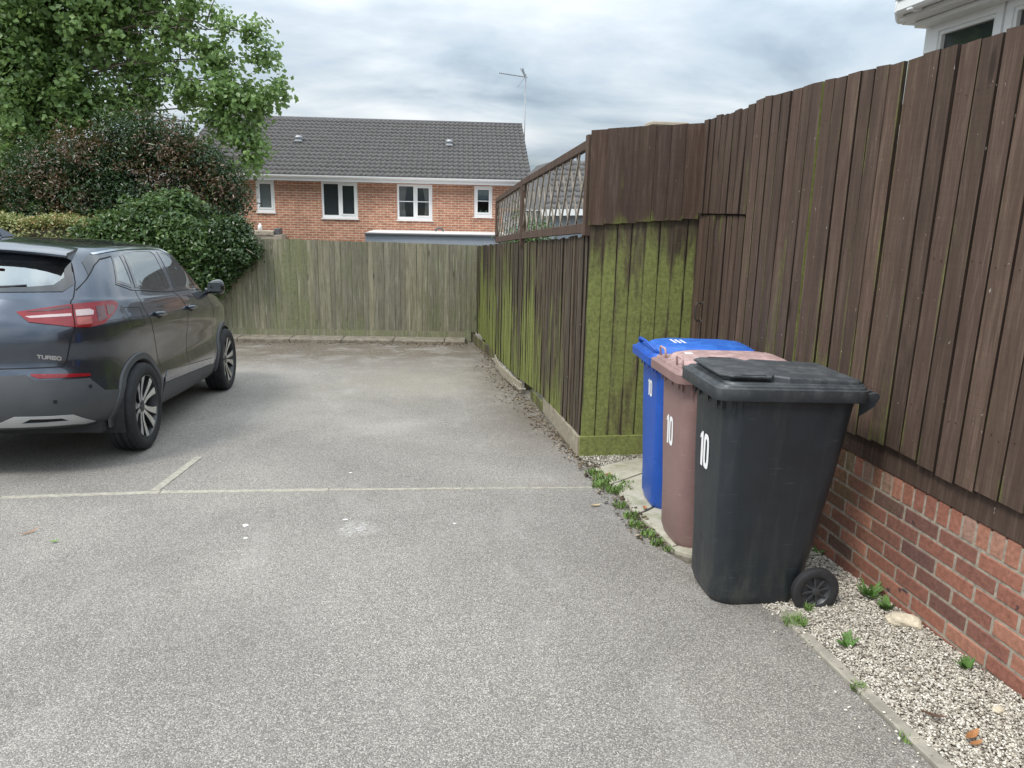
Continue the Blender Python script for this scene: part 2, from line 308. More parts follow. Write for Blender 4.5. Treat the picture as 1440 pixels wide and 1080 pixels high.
# concrete edging kerb along the gravel
b=MB()
y=-1.0
while y<2.78:
    y2=min(y+.91,2.80); b.box((-.024,0,-.05),(.024,y2-y-.006,.016),mat=Matrix.Translation((1.682+.004*math.sin(y*5),y,S(y)))@Matrix.Rotation(-.06,4,'X'),ch=.004); y=y2
tag(b.build('edging_kerb',M_['concrete']),'thin concrete edging kerb between the asphalt and the pale gravel','kerb')
# paving slabs
def slab(pts,label):
    V=[(x,y,S(y)-.03) for x,y in pts]+[(x,y,S(y)+.012) for x,y in pts]; n=len(pts)
    Fs=[tuple(range(n))[::-1],tuple(range(n,2*n))]+[(i,(i+1)%n,(i+1)%n+n,i+n) for i in range(n)]
    o=mesh('paving_slab',V,Fs,M_['slab']); bevel(o,.004); return tag(o,label,'paving slab','paving slabs beside the bins')
slab([(1.44,4.755),(1.80,5.03),(2.19,5.33),(1.97,5.43),(1.58,5.25),(1.42,5.14)],'worn paving slab nearest the green fence panel')
slab([(1.44,4.74),(1.81,5.018),(2.22,5.30),(2.24,4.72),(1.66,4.34),(1.50,4.195),(1.43,4.15)],'middle paving slab in front of the blue bin with a mossy corner')
slab([(1.44,4.135),(1.505,4.175),(1.67,4.325),(2.24,4.70),(2.24,3.98),(1.47,3.62)],'stained paving slab under the blue and pink bins')
slab([(1.45,3.60),(2.24,3.96),(2.24,3.42),(1.60,3.42),(1.47,3.55)],'paving slab mostly hidden under the pink bin')
# timber strips in the asphalt
b=MB(); pts=[(-6.0,4.99),(-2.58,4.93),(-1.6,4.93),(-.5,4.86),(.4,4.79),(1.30,4.71)]
for (x0,y0),(x1,y1) in zip(pts,pts[1:]):
    wd=.022 if x0<-.6 else .014
    b.beam((x0+.004,y0,S(y0)-.012),(x1-.004,y1,S(y1)-.012),wd*2 if x0<0 else wd*1.5,.035,ch=.003)
tag(b.build('timber_edging',M_['timber']),'long worn timber strip set flush across the whole driveway','edging strip')
b=MB(); b.beam((-1.645,4.97,S(4.97)-.012),(-1.575,5.79,S(5.79)-.012),.060,.037,ch=.003)
tag(b.build('timber_edging',M_['timber']),'short timber bay marker strip pointing toward the car','edging strip')
# far kerb
ANG=-.1134; ca,sa=math.cos(ANG),math.sin(ANG)
def BF(s,n,z): return (1.3+s*ca-n*sa,13.5+s*sa+n*ca,z)     # back fence frame: s to the right, n away
b=MB(); s=-6.9
while s<-.12:
    e_=min(s+.915,-.12); V=[]; z0=-.87
    for ss,nn,zz_ in ((s,-.42,z0),(e_-.008,-.42,z0),(e_-.008,-.02,z0),(s,-.02,z0)): V.append(BF(ss,nn+.0,zz_))
    zt=-.755+.003*random.random(); V+=[(v[0],v[1],zt) for v in V]
    b.add(V,[(3,2,1,0),(4,5,6,7),(0,1,5,4),(1,2,6,5),(2,3,7,6),(3,0,4,7)]); s=e_
ok=b.build('kerb',M_['curb']); bevel(ok,.015); tag(ok,'low mossy concrete kerb in front of the far fence','kerb')
# ------------------------------------------------------------------ fence boards
def board(b,P,s0,s1,z0,z1,flip,rnd,alg,thick=(.004,.014),gap_top=0,edge_alg=.6,lean=0,n0=0,top_jag=.0,seg=7,curl=.004,alg_fn=None,eg=.2):
    """P(s,n,z)->world, n outward. flip: thick edge at s1 instead of s0"""
    zs=[z0+(z1-z0)*i/seg for i in range(seg+1)]; ph=random.random()*6; cu=(random.random()-.5)*2*curl
    rows=[]
    for i,z in enumerate(zs):
        t=i/seg; a=s0+lean*t*(z1-z0)+cu*math.sin(3*t+ph); c=s1+lean*t*(z1-z0)+cu*math.sin(3*t+ph)
        g=gap_top*max(0,(t-.55)/.45)
        if flip: a+=g
        else: c-=g
        tn=thick; ta,tb=(tn[0],tn[1]) if flip else (tn[1],tn[0])
        w_=n0+curl*.8*math.sin(2.2*t+ph)
        za=z; zc=z+(top_jag if i==seg else 0)
        rows.append(((a,w_,za),(c,w_,zc),(c,w_+tb,zc),(a,w_+ta,za)))
    fa=alg_fn if alg_fn else (lambda z:alg)
    dark=random.random()<.74  # most boards get dark side faces: groove shade painted in, plus dirt
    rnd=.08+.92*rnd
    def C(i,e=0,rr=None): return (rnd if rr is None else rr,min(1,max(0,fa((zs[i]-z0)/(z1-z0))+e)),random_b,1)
    random_b=random.random()
    def quad(idx,e,rr=None):
        V=[];cc=[];Fs=[]
        for i,r in enumerate(rows):
            V+=[P(*r[idx[0]]),P(*r[idx[1]])]; cc+=[C(i,e,rr)]*2
        for i in range(seg): Fs.append((2*i,2*i+1,2*i+3,2*i+2))
        b.add(V,Fs,cc)
    V=[];cc=[];Fs=[]; U=(0,.14,.86,1)
    for i,rw in enumerate(rows):
        pa,pb=rw[3],rw[2]
        for k,u in enumerate(U):
            V.append(P(*[pa[q]+(pb[q]-pa[q])*u for q in range(3)])); cc.append(C(i,eg if k in (0,3) else -eg*.3))
    for i in range(seg):
        for k in range(3): a=4*i+k; Fs.append((a,a+1,a+5,a+4))
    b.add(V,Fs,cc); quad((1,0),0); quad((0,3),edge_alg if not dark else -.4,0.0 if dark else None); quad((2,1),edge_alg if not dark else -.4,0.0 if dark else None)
    for r,i in ((rows[0],0),(rows[-1],seg)): b.add([P(*q) for q in r],[(0,1,2,3)],C(i))
def fence_boards(name,P,sa_,sb_,pitch,zb,zt,mat,parent,alg=lambda s,t:0,flip=False,gapp=.25,gap=(.008,.02),edge=lambda:random.random()*.8,jag=.01,lean=.003,over=.012,ncurl=.004,slip=0,thick=(.004,.014),groove=0,nails=(),eg=.2):
    b=MB(); s=sa_
    while s<sb_-.02:
        wd=pitch*(.94+.12*random.random()); e_=min(s+wd,sb_); gp=random.uniform(*gap) if random.random()<gapp else 0
        o=over
        a0,a1=(s-o,e_) if flip else (s,e_+o)
        if groove: a0,a1=s,e_-groove*random.uniform(.6,1.2)
        if gp: 
            if flip: a0=s
            else: a1=e_ if not groove else e_-groove*.5
        al=lambda t,s=s: alg(s,t)
        ln=random.gauss(0,lean); j=random.uniform(-jag,jag)
        z0=zb(s+wd/2)+random.uniform(-.003,.003)-(random.random()<.12)*slip*random.random(); z1=zt(s+wd/2)+j
        board(b,P,a0,a1,z0,z1,flip,random.random(),0,gap_top=gp,edge_alg=edge(),lean=ln/(1.7),n0=random.uniform(0,.002),top_jag=random.uniform(-.006,.006)+(zt(a1)-zt(a0)),curl=ncurl,alg_fn=al,thick=thick,eg=eg)
        if groove:
            zb2=zt(e_)-(random.uniform(.06,.5) if gp else .012)
            b.add([P(e_-groove-.012,-.010,z0+.004),P(e_+.012,-.010,z0+.004),P(e_+.012,-.010,zb2),P(e_-groove-.012,-.010,zb2)],[(0,1,2,3)],(.2,random.random()*.5,.5,1))
        if nails:
            for zn in nails:
                for q in (.3,.7):
                    ss=s+(e_-s)*q+random.uniform(-.008,.008); z_=zn+random.uniform(-.012,.012); n_=.021; h=.0028
                    b.add([P(ss-h,n_,z_-h),P(ss+h,n_,z_-h),P(ss+h,n_,z_+h),P(ss-h,n_,z_+h)],[(0,1,2,3)],(0,0,.1,1))
        s=e_
    return b.build(name,mat,parent)
PR=lambda s,n,z:(2.250-n,s,z)                     # right fence, s=y, outward is -x
PRB=lambda s,n,z:(2.250-n,s,z)
# --- right fence
fr=empty('fence',(2.27,2.6,S(2.6)),'tall brown feather edge fence standing on the brick wall at right','fence')
def loc(P,o): return lambda s,n,z:tuple(a-b_ for a,b_ in zip(P(s,n,z),o.location))
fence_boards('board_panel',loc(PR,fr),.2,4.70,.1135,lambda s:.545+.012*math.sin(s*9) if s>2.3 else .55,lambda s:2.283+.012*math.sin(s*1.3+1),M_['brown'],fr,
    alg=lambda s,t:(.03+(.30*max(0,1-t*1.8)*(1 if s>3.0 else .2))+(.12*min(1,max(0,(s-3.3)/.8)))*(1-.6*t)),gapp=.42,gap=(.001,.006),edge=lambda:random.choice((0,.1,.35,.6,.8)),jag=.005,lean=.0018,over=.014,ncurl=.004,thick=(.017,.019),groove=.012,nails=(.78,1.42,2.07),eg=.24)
b=MB(); b.box((2.258,.2,.422),(2.285,4.69,.60),(.3,.0,.5,1),ch=.003); 
o=b.build('gravel_board',M_['brown'],fr); o.location=-fr.location
b=MB()
for z in (.75,1.4,2.05): b=MB(); b.box((2.262,.2,z-.04),(2.30,4.69,z+.04),(.4,.1,.3,1)); o=b.build('rail',M_['brown'],fr); o.location=-fr.location
for y in (.6,2.4,4.62):
    b=MB(); b.box((2.30,y-.05,.2),(2.40,y+.05,2.22),(.4,.1,.3,1)); o=b.build('post',M_['brown'],fr); o.location=-fr.location
# --- boards over the gate and over the corner panel
fo=empty('fence',(2.27,5.1,S(5.1)),'dark brown boards bridging above the low gate','fence')
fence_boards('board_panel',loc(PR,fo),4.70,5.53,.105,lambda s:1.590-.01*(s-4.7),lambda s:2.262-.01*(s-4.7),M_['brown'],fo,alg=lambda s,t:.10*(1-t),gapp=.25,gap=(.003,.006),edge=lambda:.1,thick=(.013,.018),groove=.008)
b=MB(); b.box((2.275,4.70,1.50),(2.33,5.5,1.70),(.2,.2,.2,1)); o=b.build('rail',M_['brown'],fo); o.location=-fo.location
fu=empty('fence',(1.85,5.53,S(5.5)),'dark brown boards standing above the green corner panel','fence')
PU=lambda s,n,z:(s,5.525-n,z)
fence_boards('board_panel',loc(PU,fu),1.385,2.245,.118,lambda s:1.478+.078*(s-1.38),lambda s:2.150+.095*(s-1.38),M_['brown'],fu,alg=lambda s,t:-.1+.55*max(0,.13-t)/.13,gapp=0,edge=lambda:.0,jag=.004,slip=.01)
# --- green corner panel
fg=empty('fence',(1.83,5.555,S(5.55)),'algae green feather edge panel facing the bins beside the gate','fence')
PG=lambda s,n,z:(s,5.555-n,z)
def ga(s,t):
    v=.90-.75*max(0,(t-.76)/.24)+.12*math.sin(int((s-1.41)/.112)*2.4)
    if 1.60<s<1.73: v-=.25
    return v
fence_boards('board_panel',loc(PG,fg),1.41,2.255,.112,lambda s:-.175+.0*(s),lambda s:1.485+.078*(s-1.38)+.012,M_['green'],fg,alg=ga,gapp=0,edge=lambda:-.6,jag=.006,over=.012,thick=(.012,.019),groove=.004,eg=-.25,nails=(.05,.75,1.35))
b=MB(); b.box((1.395,5.520,-.345),(2.26,5.550,-.168),(.6,1,.5,1),ch=.003); o=b.build('gravel_board',M_['green'],fg); o.location=-fg.location
b=MB(); b.box((1.44,5.575,.1),(2.25,5.61,.18),(.5,.5,.5,1)); o=b.build('rail',M_['brown'],fg); o.location=-fg.location; b=MB(); b.box((1.44,5.575,1.2),(2.25,5.61,1.28),(.5,.5,.5,1)); o=b.build('rail',M_['brown'],fg); o.location=-fg.location
# --- gate
gt=empty('gate',(2.27,5.12,S(5.12)),'narrow brown board gate with a small pull handle behind the bins','gate')
PGt=lambda s,n,z:(2.268-n,s,z)
fence_boards('board_panel',loc(PGt,gt),4.735,5.50,.098,lambda s:-.22,lambda s:1.572+.0*s,M_['brown'],gt,alg=lambda s,t:.35*max(0,t-.93)/.07-.05,gapp=0,edge=lambda:.05,jag=.003,over=.01,thick=(.013,.018),groove=.010)
b=MB(); b.tube([(2.255,5.335,.79),(2.215,5.335,.79),(2.205,5.335,.81),(2.205,5.335,.905),(2.215,5.335,.925),(2.255,5.335,.925)],.006); b.box((2.247,5.315,.775),(2.256,5.355,.80)); b.box((2.247,5.315,.912),(2.256,5.355,.938))
o=b.build('pull_handle',M_['darkmetal'],gt,True); o.location=-gt.location
b=MB(); b.box((2.285,4.74,.1),(2.32,5.5,.2),(.3,0,.4,1)); o=b.build('rail',M_['brown'],gt); o.location=-gt.location; b=MB(); b.box((2.285,4.74,1.25),(2.32,5.5,1.35),(.3,0,.4,1)); o=b.build('rail',M_['brown'],gt); o.location=-gt.location
b=MB(); b.box((2.258,5.503,-.33),(2.35,5.60,1.60),(.25,.1,.4,1)); o=b.build('gate_post',M_['brown'],gt); o.location=-gt.location
# --- side fence
fs=empty('fence',(1.43,9.5,S(9.5)),'long mossy side fence of narrow leaning boards with raised gravel boards','fence')
SXf=lambda y:1.422-.004*(y-5.56)+.018*math.sin((y-5.5)*.9)
PS=lambda s,n,z:(SXf(s)-n,s,z)
def sal(s,t):
    k=min(1,max(0,(s-5.9)/2.2)); v=-.15+.75*k+.22*math.sin(s*4.1)+.12*math.sin(s*13)
    v+= .42*max(0,1-t*1.6) - .45*max(0,t-.60)/.40
    if s>11.3: v+=.28*(1-t)
    return v
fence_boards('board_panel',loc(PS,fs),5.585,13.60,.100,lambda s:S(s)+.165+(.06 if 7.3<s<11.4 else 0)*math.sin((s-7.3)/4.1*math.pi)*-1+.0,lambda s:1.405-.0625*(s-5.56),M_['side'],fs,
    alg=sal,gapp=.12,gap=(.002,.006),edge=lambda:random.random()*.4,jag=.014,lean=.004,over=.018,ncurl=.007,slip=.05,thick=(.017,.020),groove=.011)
b=MB()
for dz in (.35,1.0,1.55): b=MB(); b.beam((1.455,5.6,S(5.6)+dz),(1.42,13.4,S(13.4)+dz),.04,.08,(.3,.2,.4,1)); o=b.build('rail',M_['side'],fs); o.location=-fs.location
for y in (5.62,8.64,10.95,13.40):
    b=MB(); b.box((1.475,y-.05,S(y)-.1),(1.565,y+.05,S(y)+1.70),(.3,.3,.4,1)); o=b.build('post',M_['side'],fs); o.location=-fs.location
b=MB(); b.beam((1.392,5.53,S(5.5)+.075),(1.445,7.28,S(7.3)+.068),.024,.165,(.9,.05,.5,1),ch=.003)
o=b.build('gravel_board',M_['rawwood'],fs); o.location=-fs.location
b=MB(); b.beam((1.40,10.97,S(10.97)+.06),(1.30,13.35,S(13.35)+.06),.024,.15,(.5,.5,.5,1),ch=.003); o=b.build('gravel_board',M_['side'],fs); o.location=-fs.location; b=MB(); b.beam((1.44,7.30,S(7.3)+.03),(1.46,8.1,S(8.1)+.02),.024,.10,(.3,.6,.5,1))
o=b.build('gravel_board',M_['side'],fs); o.location=-fs.location
# fallen board
b=MB(); pp=[(1.385,8.35),(1.345,8.9),(1.315,9.6),(1.335,10.2),(1.40,10.95)]
for (x0,y0),(x1,y1) in zip(pp,pp[1:]): b.beam((x0,y0,S(y0)+.045),(x1,y1+.01,S(y1)+.045),.022,.11,ch=.002)
tag(b.build('loose_board',M_['rawwood']),'loose bowed timber board sprung away from the foot of the side fence','board')
# --- trellis panels on top of the side fence
def trellis(y0,y1,b0,b1,t0,t1,label,dens):
    e=empty('trellis_panel',(1.40,y0,b0),label,'trellis','trellis panels on the side fence'); O=e.location; b=MB(); X=1.395
    def L(y,z,x=X): return (x-O.x,y-O.y,z-O.z)
    c=(.55,0,.4,1)
    b.beam(L(y0,b0),L(y1,b1),.045,.075,c,ch=.003); b.beam(L(y0,t0),L(y1,t1),.045,.065,c,ch=.003)
    b.beam(L(y1-.03,b1),L(y1-.03,t1),.045,.055,c,up=(1,0,0)); b.build('frame',M_['brown'],e)
    b=MB(); n=dens; H=.5*((t0-b0)+(t1-b1))
    Ln=y1-y0
    def clip(ya,za_,yb,zb_):
        return ya,za_,yb,zb_
    for k in range(-8,n+8):
        for dr in (1,-1):
            ya=y0+Ln*k/n+random.uniform(-.02,.02); yb=ya+dr*H*.62
            # param along slat t 0..1 from bottom to top rail
            T0,T1=0.,1.
            if yb!=ya:
                for lim in (y0+.03,y1-.05):
                    tt=(lim-ya)/(yb-ya)
                    if (ya<y0+.03 and lim==y0+.03) or (ya>y1-.05 and lim==y1-.05): T0=max(T0,tt)
                    if (yb<y0+.03 and lim==y0+.03) or (yb>y1-.05 and lim==y1-.05): T1=min(T1,tt)
            if ya<y0+.03 and yb<y0+.03 or ya>y1-.05 and yb>y1-.05 or T1-T0<.05: continue
            def pt(t):
                y=ya+(yb-ya)*t; f=(y-y0)/Ln; zb_=b0+(b1-b0)*f+.03; zt_=t0+(t1-t0)*f-.03
                return L(y,zb_+(zt_-zb_)*t,X+(.006 if dr>0 else -.006))
            b.beam(pt(T0),pt(T1),.012,.021,(random.random(),.15*random.random(),.4,1),up=(1,0,0) if False else (0,0,1))
    b.build('lattice',M_['lattice'],e); return e
M_['lattice']=simple('weathered_lattice',(.23,.20,.165),.85,var=.4,nscale=14)
trellis(5.64,8.60,1.455,1.285,2.06,1.875,'near diamond trellis panel with a grey roof showing through it',10)
trellis(8.68,10.95,1.280,1.125,1.865,1.69,'far smaller diamond trellis panel next to the brick house',9)
b=MB(); b.box((1.372,5.565,1.40),(1.432,5.64,2.13),(.6,0,.3,1),ch=.004); tag(b.build('fence_post',M_['brown']),'brown corner post at the near end of the trellis','post')
b=MB(); b.box((1.368,8.60,1.16),(1.425,8.68,1.90),(.3,0,.3,1),ch=.004); tag(b.build('fence_post',M_['brown']),'brown post between the two trellis panels','post')
# --- back fence
fb=empty('fence',BF(-2.5,0,-.8),'grey green weathered close board fence across the far end','fence')
zt_=lambda s:.921-.0178*s-.0015*s*s
PBk=lambda s,n,z:BF(s,-n,z)
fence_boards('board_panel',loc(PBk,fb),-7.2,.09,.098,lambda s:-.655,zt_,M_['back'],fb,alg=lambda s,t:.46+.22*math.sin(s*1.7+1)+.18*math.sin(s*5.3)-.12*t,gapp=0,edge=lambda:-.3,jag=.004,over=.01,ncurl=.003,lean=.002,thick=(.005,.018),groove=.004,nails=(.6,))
b=MB()
for s0 in (-7.2,-4.95,-3.05,-1.15):
    e_=min(s0+1.9,-.02); V=[BF(s0,-.022,-.83),BF(e_-.01,-.022,-.83),BF(e_-.01,.01,-.83),BF(s0,.01,-.83)]; V+=[(v[0],v[1],-.648) for v in V]
    b.add([tuple(np.array(v)-np.array(fb.location)) for v in V],[(3,2,1,0),(4,5,6,7),(0,1,5,4),(1,2,6,5),(2,3,7,6),(3,0,4,7)],(.6,.62,.5,1))
b.build('gravel_board',M_['back'],fb)
for s0 in (-5.2,-3.4,-1.27,.0):
    b=MB(); V=[BF(s0-.05,.03,-.85),BF(s0+.05,.03,-.85),BF(s0+.05,.13,-.85),BF(s0-.05,.13,-.85)]; V+=[(v[0],v[1],.84) for v in V]
    b.add([tuple(np.array(v)-np.array(fb.location)) for v in V],[(3,2,1,0),(4,5,6,7),(0,1,5,4),(1,2,6,5),(2,3,7,6),(3,0,4,7)],(.6,.5,.5,1)); b.build('post',M_['back'],fb)
# ------------------------------------------------------------------ brick retaining wall
bw=empty('garden_wall',(2.263,2.6,S(2.6)),'low red brick wall with a soldier cap course under the brown fence','wall'); O=bw.location
b=MB(); ztop=.42; y0w,y1w=.2,4.68
k=0; y=y0w
def br(a,c,cr_):
    b.box(tuple(np.array(a)-np.array(O)),tuple(np.array(c)-np.array(O)),cr_,ch=.004)
s0_=2.8362   # headers registered so a joint falls at this y
n0=int((y1w-s0_)/.075); 
for i in range(-35,n0+1):
    y=s0_-.005+i*.075
    if y<y0w or y+.065>y1w: continue
    al=.85*min(1,max(0,(y-2.75)/.5))*random.random()
    j=random.uniform(-.0015,.0015); br((2.263+j,y+.005,ztop-.1025),(2.363,y+.070,ztop-.001+random.uniform(-.002,.0)),(random.uniform(.3,1),al,random.random()*.6,1))
for c_ in range(8):
    off=(-.2601,-.3732,-.4748)[c_] if c_<3 else (-.2601-.1125*(c_%2)+random.uniform(-.02,.02))
    z1=ztop-.1135-.075*c_
    for i in range(-24,24):
        y=s0_-off-.225*i
        ya,yb=y-.2175,y-.0045
        ya=max(ya,y0w); yb=min(yb,y1w)
        if yb-ya<.03: continue
        al=.75*min(1,max(0,(y-2.9)/.6))*random.random()*(1 if c_<3 else .5); rr=random.random()
        j=random.uniform(-.002,.002); br((2.263+j,ya,z1-.065),(2.363,yb,z1),(rr*.85,al,random.random(),1))
b.build('bricks',M_['brick'],bw)
b=MB(); b.box((2.2665-O.x,y0w-O.y,-.40-O.z),(2.358-O.x,y1w-O.y,ztop-.012-O.z)); b.build('mortar_bed',M_['mortar'],bw)
# ------------------------------------------------------------------ gravel
ico_v=[];t_=(1+5**.5)/2
for a_ in (-1,1):
    for c_ in (-t_,t_): ico_v+=[(a_,c_,0),(0,a_,c_),(c_,0,a_)]
ico=np.array(ico_v); ico/=np.linalg.norm(ico[0])
def hull(P):
    bm=bmesh.new(); vs=[bm.verts.new(p) for p in P]; bmesh.ops.convex_hull(bm,input=vs); bm.verts.index_update(); bm.faces.ensure_lookup_table()
    bmesh.ops.triangulate(bm,faces=bm.faces[:]); V=np.array([v.co[:] for v in bm.verts]); Fq=np.array([[v.index for v in f.verts] for f in bm.faces]); bm.free(); return V,Fq
variants=[hull(ico[:10+k%3]*RS.uniform(.65,1.15,(10+k%3,1))) for k in range(8)]
def stones(name,pts,smin,smax,mat,label,flat=.6,power=1.5,cfun=None,parent=None,tilt=.6):
    Vs=[];Fs=[];Cs=[];base=0
    for vi,(V0,F0) in enumerate(variants):
        P=pts[vi::8]; n=len(P)
        if not n: continue
        sc=smin+(smax-smin)*RS.rand(n)**power
        A=RS.uniform(0,2*np.pi,n);B=RS.uniform(-tilt,tilt,n);sx=sc*RS.uniform(.8,1.35,n);sy=sc*RS.uniform(.6,1,n);sz=sc*flat*RS.uniform(.7,1.2,n)
        X=V0[None,:,0]*sx[:,None];Y=V0[None,:,1]*sy[:,None];Z=V0[None,:,2]*sz[:,None]
        Y2=Y*np.cos(B)[:,None]-Z*np.sin(B)[:,None];Z2=Y*np.sin(B)[:,None]+Z*np.cos(B)[:,None]
        X3=X*np.cos(A)[:,None]-Y2*np.sin(A)[:,None];Y3=X*np.sin(A)[:,None]+Y2*np.cos(A)[:,None]
        V=np.stack([X3+P[:,0:1],Y3+P[:,1:2],Z2+P[:,2:3]],-1).reshape(-1,3)
        Fq=(F0[None]+(np.arange(n)*len(V0))[:,None,None]).reshape(-1,3)+base
        c=RS.rand(n) if cfun is None else cfun(n); C=np.zeros((n,len(V0),4));C[...,0]=c[:,None];C[...,3]=1
        Vs.append(V);Fs.append(Fq);Cs.append(C.reshape(-1,4));base+=len(V)
    o=mesh(name,np.concatenate(Vs),np.concatenate(Fs),mat,parent,col=np.concatenate(Cs)); 
    return tag(o,label,kind='stuff') if label else o
def Sv(y): return -.06*y
def area(n,xf0,xf1,y0,y1,zoff):
    y=RS.uniform(y0,y1,n); x=xf0(y)+(xf1(y)-xf0(y))*RS.rand(n); return np.stack([x,y,Sv(y)+zoff+RS.uniform(-.004,.004,n)],-1)
g1=area(32000,lambda y:1.705+0*y,lambda y:2.262+0*y,.9,2.9,-.004)
g2=area(9000,lambda y:np.where(y<3.4,1.64,1.62)+0*y,lambda y:2.262+0*y,2.82,3.42,-.004)
g3=area(1500,lambda y:1.40+.1*(y-5.2)*0,lambda y:2.26+0*y,5.24,5.53,0.0); g3=g3[(g3[:,0]-1.40)*.26<(g3[:,1]-5.20)]
g4=area(1400,lambda y:1.345+0*y,lambda y:1.43+0*y,8.3,10.9,.035)
# a second scatter riding on top for relief
g5=area(3500,lambda y:1.71+0*y,lambda y:2.255+0*y,.9,3.3,.006)
esc=area(260,lambda y:1.50+0*y,lambda y:1.70+0*y,1.2,2.9,.020); esc=esc[RS.rand(len(esc))<np.clip((esc[:,0]-1.48)*4,0,1)]; esc[:,2]=Sv(esc[:,1])+np.where(np.abs(esc[:,0]-1.68)<.026,.020,.004)
stones('gravel',np.concatenate([g1,g2,g3,g4,g5,esc]),.0038,.0088,M_['gravel'],'pale limestone gravel between the kerb and the brick wall')
gr=np.stack([RS.uniform(-5,1.35,260),1.2+11*RS.rand(260)**1.3,np.zeros(260)],-1); gr[:,2]=Sv(gr[:,1])+.001
stones('grit',gr,.0015,.006,M_['litter2'],'stray light grit and crumbs scattered over the asphalt',flat=.5,power=3)
# debris and leaf litter along the side fence and far kerb
def band(n,cx,wd,y0,y1,pw=1):
    y=y0+(y1-y0)*RS.rand(n)**pw; x=cx(y)-np.abs(RS.normal(0,1,n))*wd(y); return np.stack([x,y,Sv(y)+.004],-1)
l1=band(1700,lambda y:1.39-.0*y,lambda y:.09+.03*np.sin(y*2)+.05*((y>7.5)&(y<10.5)),5.3,13.2)
n=2300; s_=RS.uniform(-4.6,-.1,n); q=-.42-np.abs(RS.normal(0,.25,n)); l2=np.stack([1.3+s_*ca-q*sa,13.5+s_*sa+q*ca,np.zeros(n)],-1); l2=l2[RS.rand(n)<np.clip(.35+.2*(s_+3.5),.1,1)]; l2[:,2]=Sv(l2[:,1])+.004
l3=area(260,lambda y:1.30+0*y,lambda y:1.46+0*y,3.6,5.3,.016)
lit=stones('leaf_litter',np.concatenate([l1,l2,l3]),.005,.020,M_['litter'],'dry brown leaf litter and grit swept against the fence feet',flat=.25,power=2)
# grass and weeds
def blades(b,cx,cy,cz,n,r,h,wd=.004,droop=.5):
    for _ in range(n):
        a=random.uniform(0,6.28); rr=r*math.sqrt(random.random()); x=cx+math.cos(a)*rr; y=cy+math.sin(a)*rr; d=random.uniform(0,6.28); hh=h*random.uniform(.4,1); dr=droop*random.uniform(.3,1.4)
        ux,uy=math.cos(d),math.sin(d); px_,py_=-uy*wd,ux*wd; V=[]
        for t,wf in ((0,1),(.5,.9),(1,.05)):
            q=hh*dr*t*t; zz_=hh*(t-.35*dr*t*t); V+=[(x+ux*q-px_*wf,y+uy*q-py_*wf,cz+zz_),(x+ux*q+px_*wf,y+uy*q+py_*wf,cz+zz_)]
        b.add(V,[(0,1,3,2),(2,3,5,4)])
b=MB()
for (x,y,n,r,h) in ((1.385,5.02,90,.06,.05),(1.43,4.86,130,.09,.06),(1.36,4.72,120,.07,.055),(1.42,4.60,90,.06,.06),(1.37,4.3,60,.045,.05),(1.385,4.1,90,.05,.05),(1.37,3.95,90,.05,.05),(1.39,3.8,80,.045,.045),(1.40,3.68,70,.04,.045),(1.43,3.58,30,.03,.035),(1.55,4.75,40,.06,.04),(1.50,4.66,60,.06,.05)):
    blades(b,x,y,S(y)+.004,n,r,h)
tag(b.build('grass',M_['grass']),'weedy grass growing along the edge of the paving slabs',kind='stuff')
def leafy(name,x,y,n,h,label,mat='weed',sp=.05):
    e=empty(name,(x,y,S(y)),label,'weed','small weeds in the gravel and edges'); b=MB(); st=MB(); sp*=.62; n=int(n*1.7)
    for i in range(n):
        a=random.uniform(0,6.28); L_=h*random.uniform(.5,1.1); el=random.uniform(.35,1.2); d=Vector((math.cos(a)*math.cos(el),math.sin(a)*math.cos(el),math.sin(el))); p1=d*L_
        st.tube([(0,0,-.004),d*L_*.5+Vector((0,0,.004)),p1],.0012,4)
        sd=d.cross(Vector((0,0,1))).normalized()
        for k in range(8):
            t=.25+.75*k/7; c0=d*L_*t
            for sg in (-1,1):
                q=sd*sg*sp*.32*(1.3-t)+d*sp*.12; wv=d*sp*.13
                b.add([c0,c0+q*.5+wv+Vector((0,0,.003)),c0+q*1.1,c0+q*.5-wv+Vector((0,0,.003))],[(0,1,2,3)])
    b.build('leaves',M_[mat],e); st.build('stems',M_[mat],e); return e
leafy('weed_plant',2.185,2.93,9,.085,'bright green leafy weed in gravel beside the brick wall, behind the pale stone',sp=.085)
leafy('weed_plant',2.20,2.80,7,.06,'flat green weed touching the left end of the pale stone',sp=.08)
leafy('weed_plant',1.82,2.52,7,.06,'small round leaved weed in the middle of the gravel near the kerb',sp=.07)
leafy('weed_plant',2.19,2.30,8,.05,'dark green weed by the wall in the nearer gravel',sp=.06)
leafy('weed_plant',1.42,6.10,6,.06,'small weed at the foot of the raw gravel board',sp=.06)
leafy('weed_plant',2.12,1.86,7,.04,'low weed at the near right corner of the gravel',sp=.05)
leafy('weed_plant',2.23,3.44,5,.05,'little green weed at the wall foot just behind the black bin',sp=.05)
def tuft(x,y,n,r,h,label):
    b=MB(); blades(b,0,0,0,n,r,h,.0022,.8); o=b.build('grass_tuft',M_['grass']); o.location=(x,y,S(y)+.002); tag(o,label,'grass tuft','grass tufts along the kerb')
tuft(1.70,2.72,150,.05,.055,'wide grass tuft at the end of the kerb in front of the black bin wheel')
tuft(1.672,2.22,60,.03,.045,'grass tuft growing on the kerb halfway along the gravel')
tuft(1.655,1.93,30,.02,.03,'tiny grass tuft on the kerb nearest the camera')
tuft(1.83,2.84,40,.02,.045,'grass sprig poking up under the black bin wheel')
